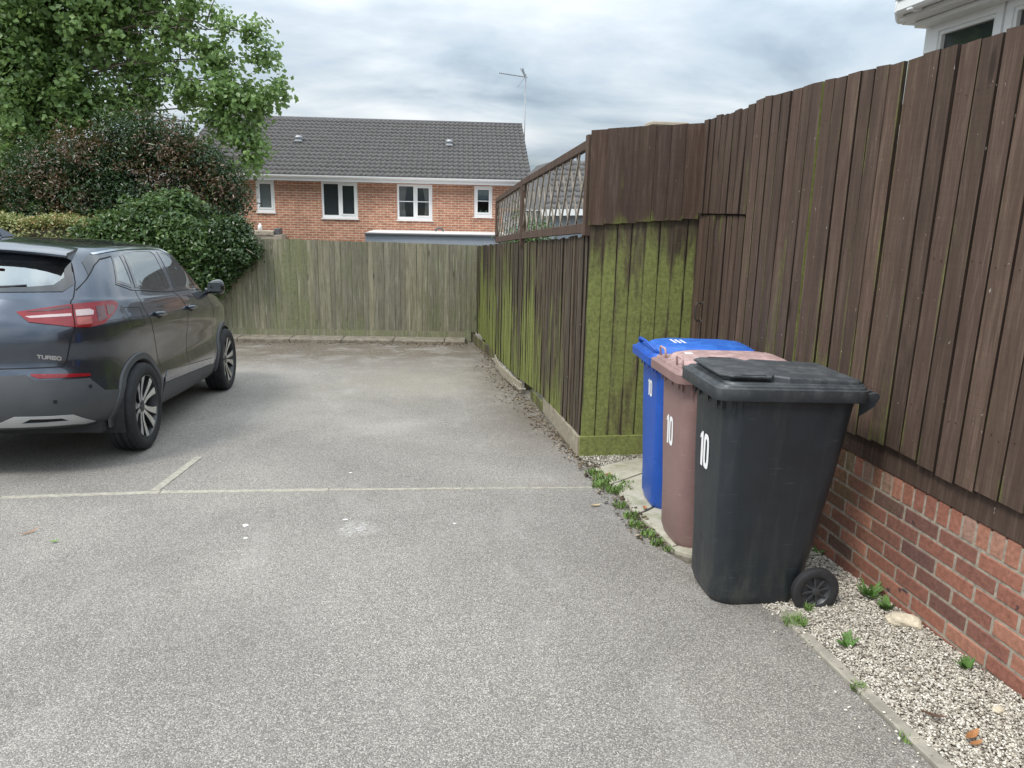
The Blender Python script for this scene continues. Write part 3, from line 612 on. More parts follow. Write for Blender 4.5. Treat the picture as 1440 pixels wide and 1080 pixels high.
# stone
def rock(x,y,sx,sy,sz,rz,label,name='stone',mat='concrete'):
    bm=bmesh.new(); bmesh.ops.create_icosphere(bm,subdivisions=3,radius=1)
    for v in bm.verts:
        p=v.co; n=math.sin(p.x*3.1+1)*math.cos(p.y*2.7)*.13+math.sin(p.z*5+p.x*4)*.07+random.uniform(-.02,.02); v.co=Vector((p.x*sx,p.y*sy,p.z*sz))*(1+n)
    me=bpy.data.meshes.new(name); bm.to_mesh(me); bm.free(); me.materials.append(M_[mat]); o=link(bpy.data.objects.new(name,me)); o.location=(x,y,S(y)+sz*.45); o.rotation_euler=(0,0,rz); return tag(o,label,'stone')
M_['stone']=simple('buff_limestone',(.56,.49,.37),.9,var=.25,nscale=30,bumpst=.9,bs=60)
rock(2.185,2.67,.082,.042,.033,-.55,'pale buff limestone lump lying against the brick wall',mat='stone')
rock(2.10,2.04,.022,.018,.012,.3,'small cream pebble in the near gravel by the wall',mat='stone')
# broken concrete end of the kerb beside the wheel
rock(1.715,2.80,.06,.035,.010,.4,'flat concrete fragment beside the wheel of the black bin')
# dead leaves
def dead_leaf(x,y,L_,W_,rz,col,label,dz=.006,curl=.4):
    b=MB(); n=6
    V=[];Fs=[]
    for i in range(n+1):
        t=i/n; wv=W_*math.sin(math.pi*min(.98,max(.03,t)))**.8; xx=(t-.5)*L_; zz_=curl*L_*(t-.5)**2*1.6
        V+=[(xx,-wv/2,zz_+wv*.3),(xx,0,zz_),(xx,wv/2,zz_+wv*.3)]
    for i in range(n): a=i*3; Fs+=[(a,a+1,a+4,a+3),(a+1,a+2,a+5,a+4)]
    b.add(V,Fs); o=b.build('dead_leaf',M_[col],None,True); o.location=(x,y,S(y)+dz); o.rotation_euler=(0,0,rz); return tag(o,label,'leaf','fallen leaves')
M_['tanleaf']=simple('tan_dead_leaf',(.46,.36,.20),.7,var=.3,nscale=40); M_['orangeleaf']=simple('orange_dead_leaf',(.34,.15,.055),.7,var=.3,nscale=40); M_['brownleaf']=simple('brown_dead_leaf',(.09,.05,.03),.7,var=.4,nscale=40); M_['limeleaf']=simple('fresh_leaf',(.13,.26,.04),.5)
dead_leaf(1.218,4.33,.075,.022,.1,'tanleaf','curled tan leaf lying alone on the asphalt left of the blue bin')
dead_leaf(1.88,1.905,.085,.026,.45,'orangeleaf','larger orange dead leaf on the near gravel',.014)
dead_leaf(1.865,1.87,.06,.018,.2,'orangeleaf','narrow orange leaf tucked under the larger orange one',.012)
dead_leaf(1.83,2.025,.09,.022,-.6,'brownleaf','dark brown dead leaf on the gravel above the orange leaves',.012)
dead_leaf(1.47,4.93,.07,.03,.5,'orangeleaf','orange brown leaf among grass at the far slab corner',.02)
dead_leaf(1.40,4.95,.06,.03,2.5,'brownleaf','dark leaf at the asphalt edge by the far slab corner',.012)
dead_leaf(1.505,4.21,.05,.03,1.2,'orangeleaf','bright orange leaf on the slab joint beside the blue bin',.02)
dead_leaf(1.33,3.78,.05,.018,1.7,'tanleaf','small tan leaf on asphalt near the pink bin',.006)
dead_leaf(-2.10,4.25,.11,.012,.9,'orangeleaf','thin reddish twig like leaf on the asphalt at far left',.004)
dead_leaf(-1.90,4.09,.05,.018,.3,'limeleaf','small green leaf on the asphalt at left')
# white droppings
def spot(x,y,r,label,n=11):
    b=MB(); V=[(0,0,.0035)]+[(math.cos(a)*r*random.uniform(.5,1.2)*1.4,math.sin(a)*r*random.uniform(.4,1.1),.001) for a in [6.283*i/n for i in range(n)]]
    b.add(V,[(0,i+1,(i+1)%n+1) for i in range(n)]); o=b.build('splash',M_['decal']); o.location=(x,y,S(y)+.001); tag(o,label,'splash','white splashes on the asphalt')
spot(-.923,4.24,.020,'largest white splash on the asphalt in front of the strip'); spot(-.883,4.035,.010,'small white splash nearer the camera')
spot(-.35,4.27,.012,'white splash left of the chalky scuff'); spot(.30,4.13,.008,'tiny white splash right of the chalky scuff'); spot(-.38,5.25,.010,'white splash just beyond the long timber strip')
# ------------------------------------------------------------------ wheelie bins
def rr_loop(x0,x1,y0,y1,r,z,n=6,zf=None):
    pts=[]
    for cx,cy,a0 in ((x1-r,y1-r,0),(x0+r,y1-r,90),(x0+r,y0+r,180),(x1-r,y0+r,270)):
        for k in range(n+1):
            a=math.radians(a0+90*k/n); x,y=cx+r*math.cos(a),cy+r*math.sin(a); pts.append((x,y,z if zf is None else zf(x,y)))
    return pts
def loft(loops,cap0=True,cap1=True):
    V=[];Fs=[];n=len(loops[0])
    for l in loops: V+=l
    for i in range(len(loops)-1):
        for k in range(n): a=i*n+k;b_=i*n+(k+1)%n; Fs.append((a,b_,b_+n,a+n))
    if cap0: Fs.append(tuple(range(n))[::-1])
    if cap1: Fs.append(tuple(range((len(loops)-1)*n,len(loops)*n)))
    return V,Fs
def digit_mesh(b,P,flag=True):
    """draws 1 and 0: P(u,v) with u right 0..1 and v up 0..1"""
    def poly(pts): b.add([P(*q) for q in pts],[tuple(range(len(pts)))])
    poly([(.13,0),(.35,0),(.35,1),(.22,1),(.13,.90)]); poly([(.02,.80),(.17,.80),(.17,.90),(.08,.86)] if False else [(-.02,.76),(.13,.80),(.13,.945),(.06,.90)])
    n=24; o_=[];i_=[]
    for k in range(n):
        a=2*math.pi*k/n; c,s=math.cos(a),math.sin(a)
        f=lambda v,p:math.copysign(abs(v)**p,v)
        o_.append((.70+.29*f(c,.6),.5+.5*f(s,.6))); i_.append((.70+.095*f(c,.6),.5+.35*f(s,.6)))
    for k in range(n):
        j=(k+1)%n; poly([o_[k],o_[j],i_[j],i_[k]])
def make_bin(loc,rz,mat,label,kind,num,tilt=(0,.025),h=1.0,xs=1):
    """local frame: x from front (0) to back, y across, z up"""
    e=empty('wheelie_bin',loc,label,'wheelie bin','three wheelie bins by the fence'); e.rotation_euler=(tilt[0],tilt[1],rz); e.scale=(xs,.82,1)
    W=.555; hz_=.955*h
    # tub
    lp=[]
    for z,xf,xb,wy,r in ((0,.125,.50,.39,.09),(.012,.10,.515,.42,.11),(.06,.085,.53,.435,.10),(.30*h,.075,.565,.455,.09),(.62*h,.055,.60,.49,.075),(.86*h,.040,.625,.515,.08),(hz_,.033,.635,.53,.08)):
        lp.append(rr_loop(xf,xb,-wy/2,wy/2,r,z))
    lp.append(rr_loop(.018,.648,-.273,.273,.085,hz_+.003)); lp.append(rr_loop(.018,.648,-.273,.273,.085,hz_+.030))
    V,Fs=loft(lp,True,True); t=mesh('tub',V,Fs,mat,e); auto_smooth(t,40)
    # comb ribs below the rim at front corners
    ribs=[(.055,-.276),(.10,-.268),(.018,-.20),(.018,-.13),(.10,.268),(.055,.276),(.018,.20),(.018,.13),(.018,0)]
    for x,y in ribs:
        inw=Vector((.06 if abs(y)<.25 else 0,-math.copysign(.06,y) if abs(y)>=.25 else 0,0)); p=Vector((x+.004,y,hz_+.004)); b=MB(); d=Vector((0,1,0)) if abs(y)<.25 else Vector((1,0,0))
        b.add([p-d*.004,p+d*.004,p+d*.004+inw*.5,p-d*.004+inw*.5,p+inw*.10+Vector((0,0,-.065))-d*.004,p+inw*.10+Vector((0,0,-.065))+d*.004],[(0,1,2,3),(0,4,5,1),(1,5,2),(0,3,4),(3,2,5,4)]); b.build('rib',mat,e)

    # lid
    zL=hz_+.022
    if kind=='flat':
        zf=lambda x,y:0
        lips=[(-.028,.665,.292,.05,zL-.018),(-.030,.667,.294,.05,zL+.036),(-.010,.660,.285,.05,zL+.038),(-.004,.658,.282,.05,zL+.048),(.020,.655,.270,.05,zL+.050),(.026,.652,.266,.05,zL+.058)]
        lp=[rr_loop(a,c,-w_,w_,r,z) for a,c,w_,r,z in lips]; V,Fs=loft(lp,True,True); o=mesh('lid',V,Fs,mat,e); auto_smooth(o,30); bevel(o,.003)
        # raised centre plateau with a flat front apron, and two grip recesses
        out=[(.03,-.170),(.05,-.195),(.20,-.195),(.245,-.205),(.30,-.250),(.62,-.256),(.645,-.235),(.645,.235),(.62,.256),(.30,.250),(.245,.205),(.20,.195),(.05,.195),(.03,.170)]
        V=[];n=len(out)
        for zz_,k in ((zL+.054,1.0),(zL+.078,.985),(zL+.083,.955)):
            for x,y in out: V.append((.34+(x-.34)*k,y*k,zz_-.022*max(0,(x-.3))*1.2))
        Fs=[tuple(range(n))[::-1],tuple(range(2*n,3*n))]+[(a+l*n,(a+1)%n+l*n,(a+1)%n+(l+1)*n,a+(l+1)*n) for l in range(2) for a in range(n)]
        o2=mesh('lid_panel',V,Fs,mat,e); recalc(o2); bevel(o2,.004)
        # apron plates over the grips
        b=MB()
        V=[(.000,-.19,zL+.086),(.045,-.243,zL+.086),(.215,-.252,zL+.086),(.245,-.20,zL+.086),(.245,.20,zL+.086),(.215,.252,zL+.086),(.045,.243,zL+.086),(.0,.19,zL+.086)]; n=8
        V2=[(x,y,z-.010) for x,y,z in V]; b.add(V+V2,[tuple(range(n)),tuple(range(n,2*n))[::-1]]+[(i,(i+1)%n,(i+1)%n+n,i+n) for i in range(n)])
        o3=b.build('grip_plate',mat,e); recalc(o3); bevel(o3,.003)
        for sg in (-1,1):
            b=MB(); b.box((.085,sg*.232-.006,zL+.0845),(.195,sg*.232+.006,zL+.0885)); b.build('grip_slot',M_['rubber'],e)
    else:
        lips=[(-.030,.668,.294,.055,zL-.020),(-.032,.668,.296,.055,zL+.030),(-.012,.660,.285,.06,zL+.036),(-.004,.656,.280,.07,zL+.052),(.040,.645,.245,.10,zL+.058),(.060,.640,.225,.12,zL+.080),(.10,.62,.19,.12,zL+.092),(.20,.55,.12,.10,zL+.098)]
        lp=[rr_loop(a,c,-w_,w_,r,z) for a,c,w_,r,z in lips]; V,Fs=loft(lp,True,True); o=mesh('lid',V,Fs,mat,e); auto_smooth(o,35); bevel(o,.003)
        b=MB()
        for yy in (-.13,.13):
            b.beam((.30,yy,zL+.090),(.62,yy*1.15,zL+.075),.035,.02)
        b.beam((.615,-.2,zL+.07),(.615,.2,zL+.07),.03,.03); o=b.build('lid_ridge',mat,e); bevel(o,.006)
        hm=M_['pinkwire'] if kind=='loops' else M_['bluehandle']
        if kind=='loops':
            for yy in (-.165,.165):
                b=MB(); z0=zL+.050; b.tube([(.015,yy-.055,z0),(.008,yy-.055,z0+.045),(.008,yy-.045,z0+.055),(.008,yy+.045,z0+.055),(.008,yy+.055,z0+.045),(.015,yy+.055,z0)],.006); b.build('lid_handle',hm,e,True)
            b=MB(); b.box((.10,.02,zL+.0925),(.155,.065,zL+.0945)); b.build('sticker',M_['decal'],e)
        else:
            b=MB(); z0=zL+.050; b.tube([(.03,-.24,z0),(.0,-.21,z0+.028),(-.012,-.12,z0+.045),(-.014,0,z0+.050),(-.012,.12,z0+.045),(.0,.21,z0+.028),(.03,.24,z0)],.009); b.build('lid_handle',hm,e,True)
            b=MB()
            for i in range(3):
                x=.16+i*.03; y=-.08
                while y<.06:
                    l=random.uniform(.012,.03); b.box((x,y,zL+.0975),(x+.014,y+l,zL+.0995)); y+=l+.008
            b.build('lid_print',M_['decal'],e)
    # rear handle bar and hinge
    b=MB(); b.tube([(.718,-.235,zL+.002),(.718,.235,zL+.002)],.016,12)
    for yy in (-.235,0,.235): b.beam((.64,yy,zL-.012),(.720,yy,zL+.001),.016,.042)
    for yy in (-.18,-.1,.1,.18): b.beam((.64,yy,zL+.015),(.718,yy,zL+.006),.03,.03)
    b.add([(.640,-.245,zL+.0),(.718,-.243,zL-.012),(.713,-.243,zL-.038),(.645,-.245,zL-.085),(.640,-.238,zL+.0),(.718,-.236,zL-.012),(.713,-.236,zL-.038),(.645,-.238,zL-.085)],[(0,1,2,3),(7,6,5,4),(0,4,5,1),(1,5,6,2),(2,6,7,3),(3,7,4,0)])
    o=b.build('handle_bar',mat,e); auto_smooth(o,40)
    if kind!='flat':
        for yy in (-.20,-.11,.11,.20):
          b=MB(); b.tube([(.718-.021*math.cos(a),yy,zL+.002+.021*math.sin(a)) for a in [i*.628 for i in range(11)]],.004,6)
          b.build('hinge_clip',M_['pinkwire'] if kind=='loops' else M_['bluehandle'],e)
    # wheels
    b=MB(); b.tube([(.555,-.26,.104),(.555,.26,.104)],.011,10); b.build('axle',M_['darkmetal'],e)
    for sg in (-1,1):
        R=.112; wy=sg*.262; prof=[(.030,.0),(.062,.0),(.066,.012),(.070,.014),(.076,.018),(R-.010,.022),(R,.014),(R,-.014),(R-.010,-.022),(.06,-.018)]
        V=[];Fs=[];n=36;m=len(prof)
        for k in range(n):
            a=2*math.pi*k/n
            for r,yy in prof: V.append((r*math.cos(a),sg*yy,r*math.sin(a)))
        for k in range(n):
            for j in range(3,m-1): a=k*m+j;c=((k+1)%n)*m+j; Fs.append((a,a+1,c+1,c))
        ty=mesh('wheel',V,Fs,M_['rubber'],e); ty.location=(.555,wy,.104); recalc(ty); auto_smooth(ty,50)
        b=MB()
        V=[];Fs=[];pr=[(.074,.016),(.070,.010),(.066,.004),(.058,-.004),(.020,-.006),(.0,-.006)]
        for k in range(n):
            a=2*math.pi*k/n
            for r,yy in pr: V.append((r*math.cos(a),sg*yy,r*math.sin(a)))
        mm=len(pr)
        for k in range(n):
            for j in range(mm-1): a=k*mm+j;c=((k+1)%n)*mm+j; Fs.append((a,a+1,c+1,c))
        b.add(V,Fs)
        for k in range(8):
            a=2*math.pi*k/8+.2; b.beam((.016*math.cos(a),sg*.006,.016*math.sin(a)),(.064*math.cos(a),sg*.003,.064*math.sin(a)),.008,.011,up=(0,1,0))
        b.tube([(0,sg*-.006,0),(0,sg*.014,0),(0,sg*.018,0)],[.019,.019,.010],14)
        rm=b.build('rim',M_['hub'],ty); recalc(rm); auto_smooth(rm,35)
    # number on the front face
    b=MB(); nz,hh,ww,yc=num
    # flip u so that the digits read from the front (viewer looks toward +x, +y is to their left)
    def P(u,v):
        z=nz+(v-.5)*hh; t=z/ (.955*h); xf=np.interp(z/h,[0,.30,.62,.86,.955],[.09,.075,.055,.040,.033]); return (xf-.0025,yc-(u-.5)*ww,z)
    digit_mesh(b,P); b.build('number',M_['decal'],e)
    return e
M_['hub']=simple('black_wheel_hub',(.045,.046,.05),.4,var=.1)
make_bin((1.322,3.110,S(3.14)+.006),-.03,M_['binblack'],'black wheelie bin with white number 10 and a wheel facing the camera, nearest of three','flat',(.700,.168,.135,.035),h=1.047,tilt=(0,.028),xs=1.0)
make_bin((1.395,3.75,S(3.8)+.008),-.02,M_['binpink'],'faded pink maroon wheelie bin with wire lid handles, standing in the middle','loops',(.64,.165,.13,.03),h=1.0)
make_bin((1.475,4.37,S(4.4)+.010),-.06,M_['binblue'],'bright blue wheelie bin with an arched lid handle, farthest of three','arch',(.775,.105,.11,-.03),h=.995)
# ------------------------------------------------------------------ brick house beyond the back fence
PS_=-.075; hc,hs=math.cos(PS_),math.sin(PS_)
HO=Vector((-.046,24.481,-1.6))
hs_e=empty('brick_house',tuple(HO),'red brick house with dark grey tiled roof and four white windows beyond the far fence','house',rz=PS_)
# local frame: x right along facade, y away, z up from -1.6 ; world z = local z -1.6
def Z(z): return z+1.6
def m_housebrick():
    m=Mt('house_brick'); v=m.obj(rot=(math.pi/2,0,0)); X,Y,Zc=m.sepobj(); cb_=m.N.new('ShaderNodeCombineXYZ'); m.L(m.math('ADD',X,Y),cb_.inputs[0]); m.L(Zc,cb_.inputs[1])
    bt=m.N.new('ShaderNodeTexBrick'); bt.offset=.5; bt.inputs['Scale'].default_value=1; bt.inputs['Brick Width'].default_value=.225; bt.inputs['Row Height'].default_value=.075
    bt.inputs['Mortar Size'].default_value=.009; bt.inputs['Mortar Smooth'].default_value=.1; bt.inputs['Bias'].default_value=0
    bt.inputs['Color1'].default_value=(.36,.145,.088,1); bt.inputs['Color2'].default_value=(.46,.21,.13,1); bt.inputs['Mortar'].default_value=(.52,.46,.37,1); m.L(cb_.outputs[0],bt.inputs[0])
    # per-brick tone
    mp=m.N.new('ShaderNodeMapping'); mp.inputs['Scale'].default_value=(1/.225,1/.075,1); m.L(cb_.outputs[0],mp.inputs[0])
    wn=m.noise(mp.outputs[0],.9,2,.6); c=m.mix(1,bt.outputs[0],m.ramp(wn,[(.25,.68),(.5,1),(.75,1.25)]),'MULTIPLY')
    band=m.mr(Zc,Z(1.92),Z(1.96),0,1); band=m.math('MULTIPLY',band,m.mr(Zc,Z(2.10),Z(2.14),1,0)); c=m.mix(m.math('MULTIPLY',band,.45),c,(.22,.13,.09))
    c=m.mix(1,c,m.ramp(m.noise(m.obj(),.8,4,.6),[(.3,.86),(.7,1.12)]),'MULTIPLY'); m.set(c,.9,0,.25); m.bump(bt.outputs[1],-.5,.006); return m.m
M_['housebrick']=m_housebrick()
XL,XR,DEP,ZE=-6.6,4.02,8.0,2.30
wins=[(-4.387,-3.822,1.287,2.255,1,0),(-2.382,-1.261,1.142,2.255,2,0),(-.031,1.08,1.134,2.235,2,1),(2.405,2.981,1.272,2.225,1,1)]
# facade built as strips round the window openings
b=MB(); xs=[XL]; 
for w_ in wins: xs+=[w_[0],w_[1]]
xs.append(XR)
for i in range(0,len(xs),2): b.box((xs[i],0,0),(xs[i+1],.28,Z(ZE)))
for x0,x1,z0,z1,_,_ in wins:
    b.box((x0,0,0),(x1,.28,Z(z0)));  b.box((x0,0,Z(z1)),(x1,.28,Z(ZE)))
b.box((XL,.28,0),(XL+.28,DEP,Z(ZE))); b.box((XR-.28,.28,0),(XR,DEP,Z(ZE))); b.box((XL+.28,DEP-.28,0),(XR-.28,DEP,Z(ZE)))
# gable triangles
for x in (XL,XR-.28): b.add([(x,0,Z(ZE)),(x+.28,0,Z(ZE)),(x+.28,DEP,Z(ZE)),(x,DEP,Z(ZE)),(x,DEP/2,Z(4.35)),(x+.28,DEP/2,Z(4.35))],[(0,1,2,3),(0,3,4),(1,5,2),(0,4,5,1),(3,2,5,4)])
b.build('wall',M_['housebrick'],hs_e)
# roof
rf=[]
M_['ridge']=simple('ridge_tile',(.10,.097,.10),.8,var=.2)
def tiles(name,x0,x1,y0,z0,y1,z1,cw=.30,parent=None):
    cw=.165
    L_=math.hypot(y1-y0,z1-z0); nr=max(1,round(L_/.30)); g=L_/nr; dy,dz=(y1-y0)/L_,(z1-z0)/L_; ny,nz_=-dz*math.copysign(1,dy),abs(dy)
    nc=int((x1-x0)/cw*6); X=np.linspace(x0,x1,nc+1); prof=.026*np.clip(np.sin(2*np.pi*X/cw),-.35,1)
    V=[];Fs=[]
    for r in range(nr):
        jit=RS.uniform(-.003,.003)
        for t,lift in ((0,.0),(0,.045),(1.0,.004)):
            s=(r+t)*g-(.012 if t==0 else 0); 
            for k in range(nc+1):
                h=prof[k]+lift+jit
                if t==0 and lift==0: h=prof[k]-.03
                V.append((X[k],y0+dy*s+ny*h,z0+dz*s+nz_*h))
        b0=r*3*(nc+1)
        for q in range(2):
            for k in range(nc): a=b0+q*(nc+1)+k; Fs.append((a,a+1,a+nc+2,a+nc+1))
    return mesh(name,V,np.array(Fs),M_['rooftile'],parent)
rr_=tiles('roof',XL-.15,4.20,-.33,Z(2.44),DEP/2+.02,Z(4.52),parent=hs_e)
b=MB(); b.box((XL-.14,DEP/2+.02,Z(4.40)),(4.19,DEP/2+.10,Z(4.50)))
b.add([(XL-.14,DEP/2+.02,Z(4.50)),(4.19,DEP/2+.02,Z(4.50)),(4.19,DEP+.3,Z(2.4)),(XL-.14,DEP+.3,Z(2.4))],[(0,1,2,3)]); b.build('rear_roof',M_['rooftile'],hs_e)
b=MB(); b.tube([(XL-.15,DEP/2+.05,Z(4.50)),(4.21,DEP/2+.05,Z(4.50))],.085,10); b.build('ridge',M_['ridge'],rr_,True)
for x in (-3.406,1.593):
    b=MB(); y=2.0; z=Z(2.44)+(y+.33)/(DEP/2+.35)*2.08
    b.box((x-.13,y-.15,z-.02),(x+.13,y+.13,z+.07),ch=.03); b.tube([(x,y,z+.03),(x,y,z+.13),(x,y,z+.15),(x,y,z+.22)],[.10,.10,.135,.08],12); b.build('roof_vent',M_['steel'],rr_)
b=MB(); b.box((XL-.1,-.30,Z(2.255)),(4.12,-.275,Z(2.40))); b.build('fascia',M_['white'],hs_e)
b=MB(); b.box((XL-.1,-.274,Z(2.258)),(4.10,.0-.002,Z(2.275))); b.build('soffit',M_['white'],hs_e)
b=MB(); n=8; V=[];Fs=[]
for x in (XL-.12,4.16):
    for k in range(n+1): a=math.pi*k/n; V.append((x,-.36-.06*math.cos(a),Z(2.425)-.075*math.sin(a)))
    for k in range(n+1): a=math.pi*(n-k)/n; V.append((x,-.36-.054*math.cos(a),Z(2.425)-.066*math.sin(a)))
m_n=2*(n+1); Fs=[(k,(k+1)%m_n,(k+1)%m_n+m_n,k+m_n) for k in range(m_n)]+[tuple(range(m_n))[::-1],tuple(range(m_n,2*m_n))]
b.add(V,Fs); b.build('gutter',M_['white'],hs_e)
# verge
b=MB(); b.beam((4.17,-.33,Z(2.40)),(4.17,DEP/2,Z(4.46)),.05,.12); b.build('verge',M_['ridge'],rr_)
def glassmat():
    m=Mt('window_glass'); m.set((.035,.042,.045),.05,0,.9); return m.m
M_['glass']=glassmat(); M_['frosted']=simple('frosted_glass',(.13,.15,.155),.25,var=.1,spec=.6); M_['curtain']=simple('curtain',(.50,.42,.40),.9,var=.1); M_['blind']=simple('blind',(.32,.36,.40),.8)
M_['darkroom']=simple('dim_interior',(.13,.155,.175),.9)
M_['clear']=None
def clear():
    m=Mt('clear_pane'); g=m.N.new('ShaderNodeBsdfGlossy'); g.inputs['Roughness'].default_value=.03; t=m.N.new('ShaderNodeBsdfTransparent'); t.inputs[0].default_value=(.85,.9,.9,1); fr=m.N.new('ShaderNodeFresnel'); fr.inputs[0].default_value=1.6
    x=m.N.new('ShaderNodeMixShader'); m.L(fr.outputs[0],x.inputs[0]); m.L(t.outputs[0],x.inputs[1]); m.L(g.outputs[0],x.inputs[2]); m.L(x.outputs[0],m.o.inputs[0]); return m.m
M_['clear']=clear()
for wi,(x0,x1,z0,z1,nl,bars) in enumerate(wins):
    b=MB(); f=.065; y=.05
    zb_=Z(z0);zt2=Z(z1)
    b.box((x0,y-.03,zb_),(x1,y+.04,zb_+f+.03)); b.box((x0,y-.03,zt2-f),(x1,y+.04,zt2)); b.box((x0,y-.028,zb_+f+.03),(x0+f,y+.04,zt2-f)); b.box((x1-f,y-.028,zb_+f+.03),(x1,y+.04,zt2-f))
    cols=[(x0+f,x1-f)]
    if nl==2:
        xm=(x0+x1)/2+.0; b.box((xm-f*.65,y-.028,zb_+f+.03),(xm+f*.65,y+.04,zt2-f)); cols=[(x0+f,xm-f*.65),(xm+f*.65,x1-f)]
    # opening sash on one light
    a,c=cols[-1] if nl==2 else cols[0]; q=.045
    b.box((a,y-.045,zb_+f+.03),(c,y-.0,zb_+f+.03+q)); b.box((a,y-.045,zt2-f-q),(c,y,zt2-f)); b.box((a,y-.045,zb_+f+.03+q),(a+q,y,zt2-f-q)); b.box((c-q,y-.045,zb_+f+.03+q),(c,y,zt2-f-q))
    if bars:
        zm=(zb_+zt2)/2+.02
        for a2,c2 in cols: b.box((a2,y-.012,zm-.013),(c2,y+.02,zm+.013))
    wf=b.build('window',M_['white'],hs_e)
    b=MB(); b.box((x0-.03,-.045,Z(z0)-.035),(x1+.03,.02,Z(z0)-.002)); b.build('sill',M_['white'],wf)
    b=MB(); b.box((x0+.01,y+.012,zb_+.02),(x1-.01,y+.016,zt2-.02)); b.build('pane',M_['frosted'] if (wi==0) else (M_['glass'] if wi==1 else M_['clear']),wf)
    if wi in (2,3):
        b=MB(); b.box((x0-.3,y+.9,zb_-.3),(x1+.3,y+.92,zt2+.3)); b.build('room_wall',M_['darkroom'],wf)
    if wi==2:
        for xa,xb,sg in ((x0+.05,x0+.27,1),(x1-.27,x1-.05,-1)):
            b=MB(); V=[];n=16
            for zz_,nar in ((zb_+.05,1.0),(zb_+.45,.8),(zt2-.05,1.15)):
                for k in range(n+1):
                    t=k/n; xx=(xa+(xb-xa)*t*nar) if sg>0 else (xb-(xb-xa)*t*nar); V.append((xx,y+.10+.02*math.sin(t*22),zz_))
            Fs=[(r*(n+1)+k,r*(n+1)+k+1,(r+1)*(n+1)+k+1,(r+1)*(n+1)+k) for r in range(2) for k in range(n)]
            b.add(V,Fs); b.build('curtain',M_['curtain'],wf,True)
    if wi==3:
        b=MB(); b.box((x0+.06,y+.06,(zb_+zt2)/2+.06),(x1-.06,y+.075,zt2-.05)); b.build('blind',M_['blind'],wf)
        b=MB()
        for k in range(9): b.tube([(x0+.28+.12*math.cos(k*.7)*.9,y+.08,zb_+.10),(x0+.28+.15*math.cos(k*.7),y+.08+.03*math.sin(k),zb_+.15+.05*math.sin(k*1.3))],[.02,.028],7)
        b.build('ornament',M_['white'],wf,True)
# flat roofed extension
ex=empty('extension',tuple(HO+Vector((1.2*hc,1.2*hs-1.3,0))),'flat roofed grey blue rear extension in front of the brick house','extension',rz=PS_)
def E_(x,y): return (x-1.2,y+1.3)
b=MB(); b.box((-2.0,-1.18,.0),(2.6,1.25,Z(.55))); b.build('wall',M_['white'],ex)
b=MB(); b.box((-2.0,-1.23,Z(.50)),(2.6,-1.185,Z(.745))); b.box((-2.05,-1.2,Z(.50)),(-2.003,1.28,Z(.745))); b.build('fascia',M_['greyblue'],ex)
b=MB(); b.box((-2.06,-1.30,Z(.748)),(2.66,-1.20,Z(.80)),ch=.01); b.build('gutter',M_['darkgrey'],ex)
b=MB(); b.box((-2.03,-1.198,Z(.75)),(2.63,1.28,Z(.815))); b.build('roof',M_['felt'],ex)
b=MB(); b.tube([(.02+.12*math.cos(a),.7,Z(.815)+.10*math.sin(a)) for a in [math.pi*i/8 for i in range(9)]],.03,8); b.build('roof_vent',M_['darkgrey'],ex)
# white flue and grey box by the left end
fl=empty('flue_pipe',(-4.05,24.2,-1.4),'white flue stub and grey box on a low roof between the shrub and the house','flue')
b=MB(); b.box((-.35,-.5,0),(.5,.5,2.03)); b.box((-.38,-.53,2.032),(.25,.53,2.14)); b.build('housing',M_['tan'],fl)
b=MB(); b.tube([(-.2,0,2.14),(-.2,0,2.30),(-.2,0,2.31),(-.2,0,2.36)],[.075,.055,.03,.02],10); b.build('flue',M_['white'],fl,True)
b=MB(); b.box((.26,-.3,2.035),(.42,.3,2.22),ch=.02); b.build('box',M_['darkgrey'],fl)
# aerial
ae=empty('tv_aerial',(4.456,27.6,3.0),'tall thin television aerial pole standing against the sky past the roof end','aerial')
b=MB(); b.tube([(0,0,-1.5),(0,0,3.16)],.020,8); b.build('mast',M_['steel'],ae,True)
b=MB(); A_=Vector((-.93,0,3.147)); B_=Vector((.07,0,3.05)); b.tube([A_,B_],.014,6)
for k in range(13):
    p=A_.lerp(B_,k/12*.86); b.tube([p+Vector((0,-.10,.012)),p+Vector((0,.10,.012))],.007,5); b.box((p.x-.012,p.y-.012,p.z),(p.x+.012,p.y+.012,p.z+.03))
b.build('boom',M_['steel'],ae)
b=MB()
for yy in (-.12,-.04,.04,.12):
    b.tube([(-.13,yy,3.34),(-.02,yy,3.08)],.008,5); b.tube([(-.02,yy,3.08),(-.27,yy,2.74)],.008,5)
b.tube([(-.20,0,3.34),(-.05,0,3.10)],.012,5)
for t in (.2,.5,.8): p=Vector((-.13,0,3.34)).lerp(Vector((-.02,0,3.08)),t); b.tube([p+Vector((0,-.13,0)),p+Vector((0,.13,0))],.007,5)
b.build('reflector',M_['steel'],ae)
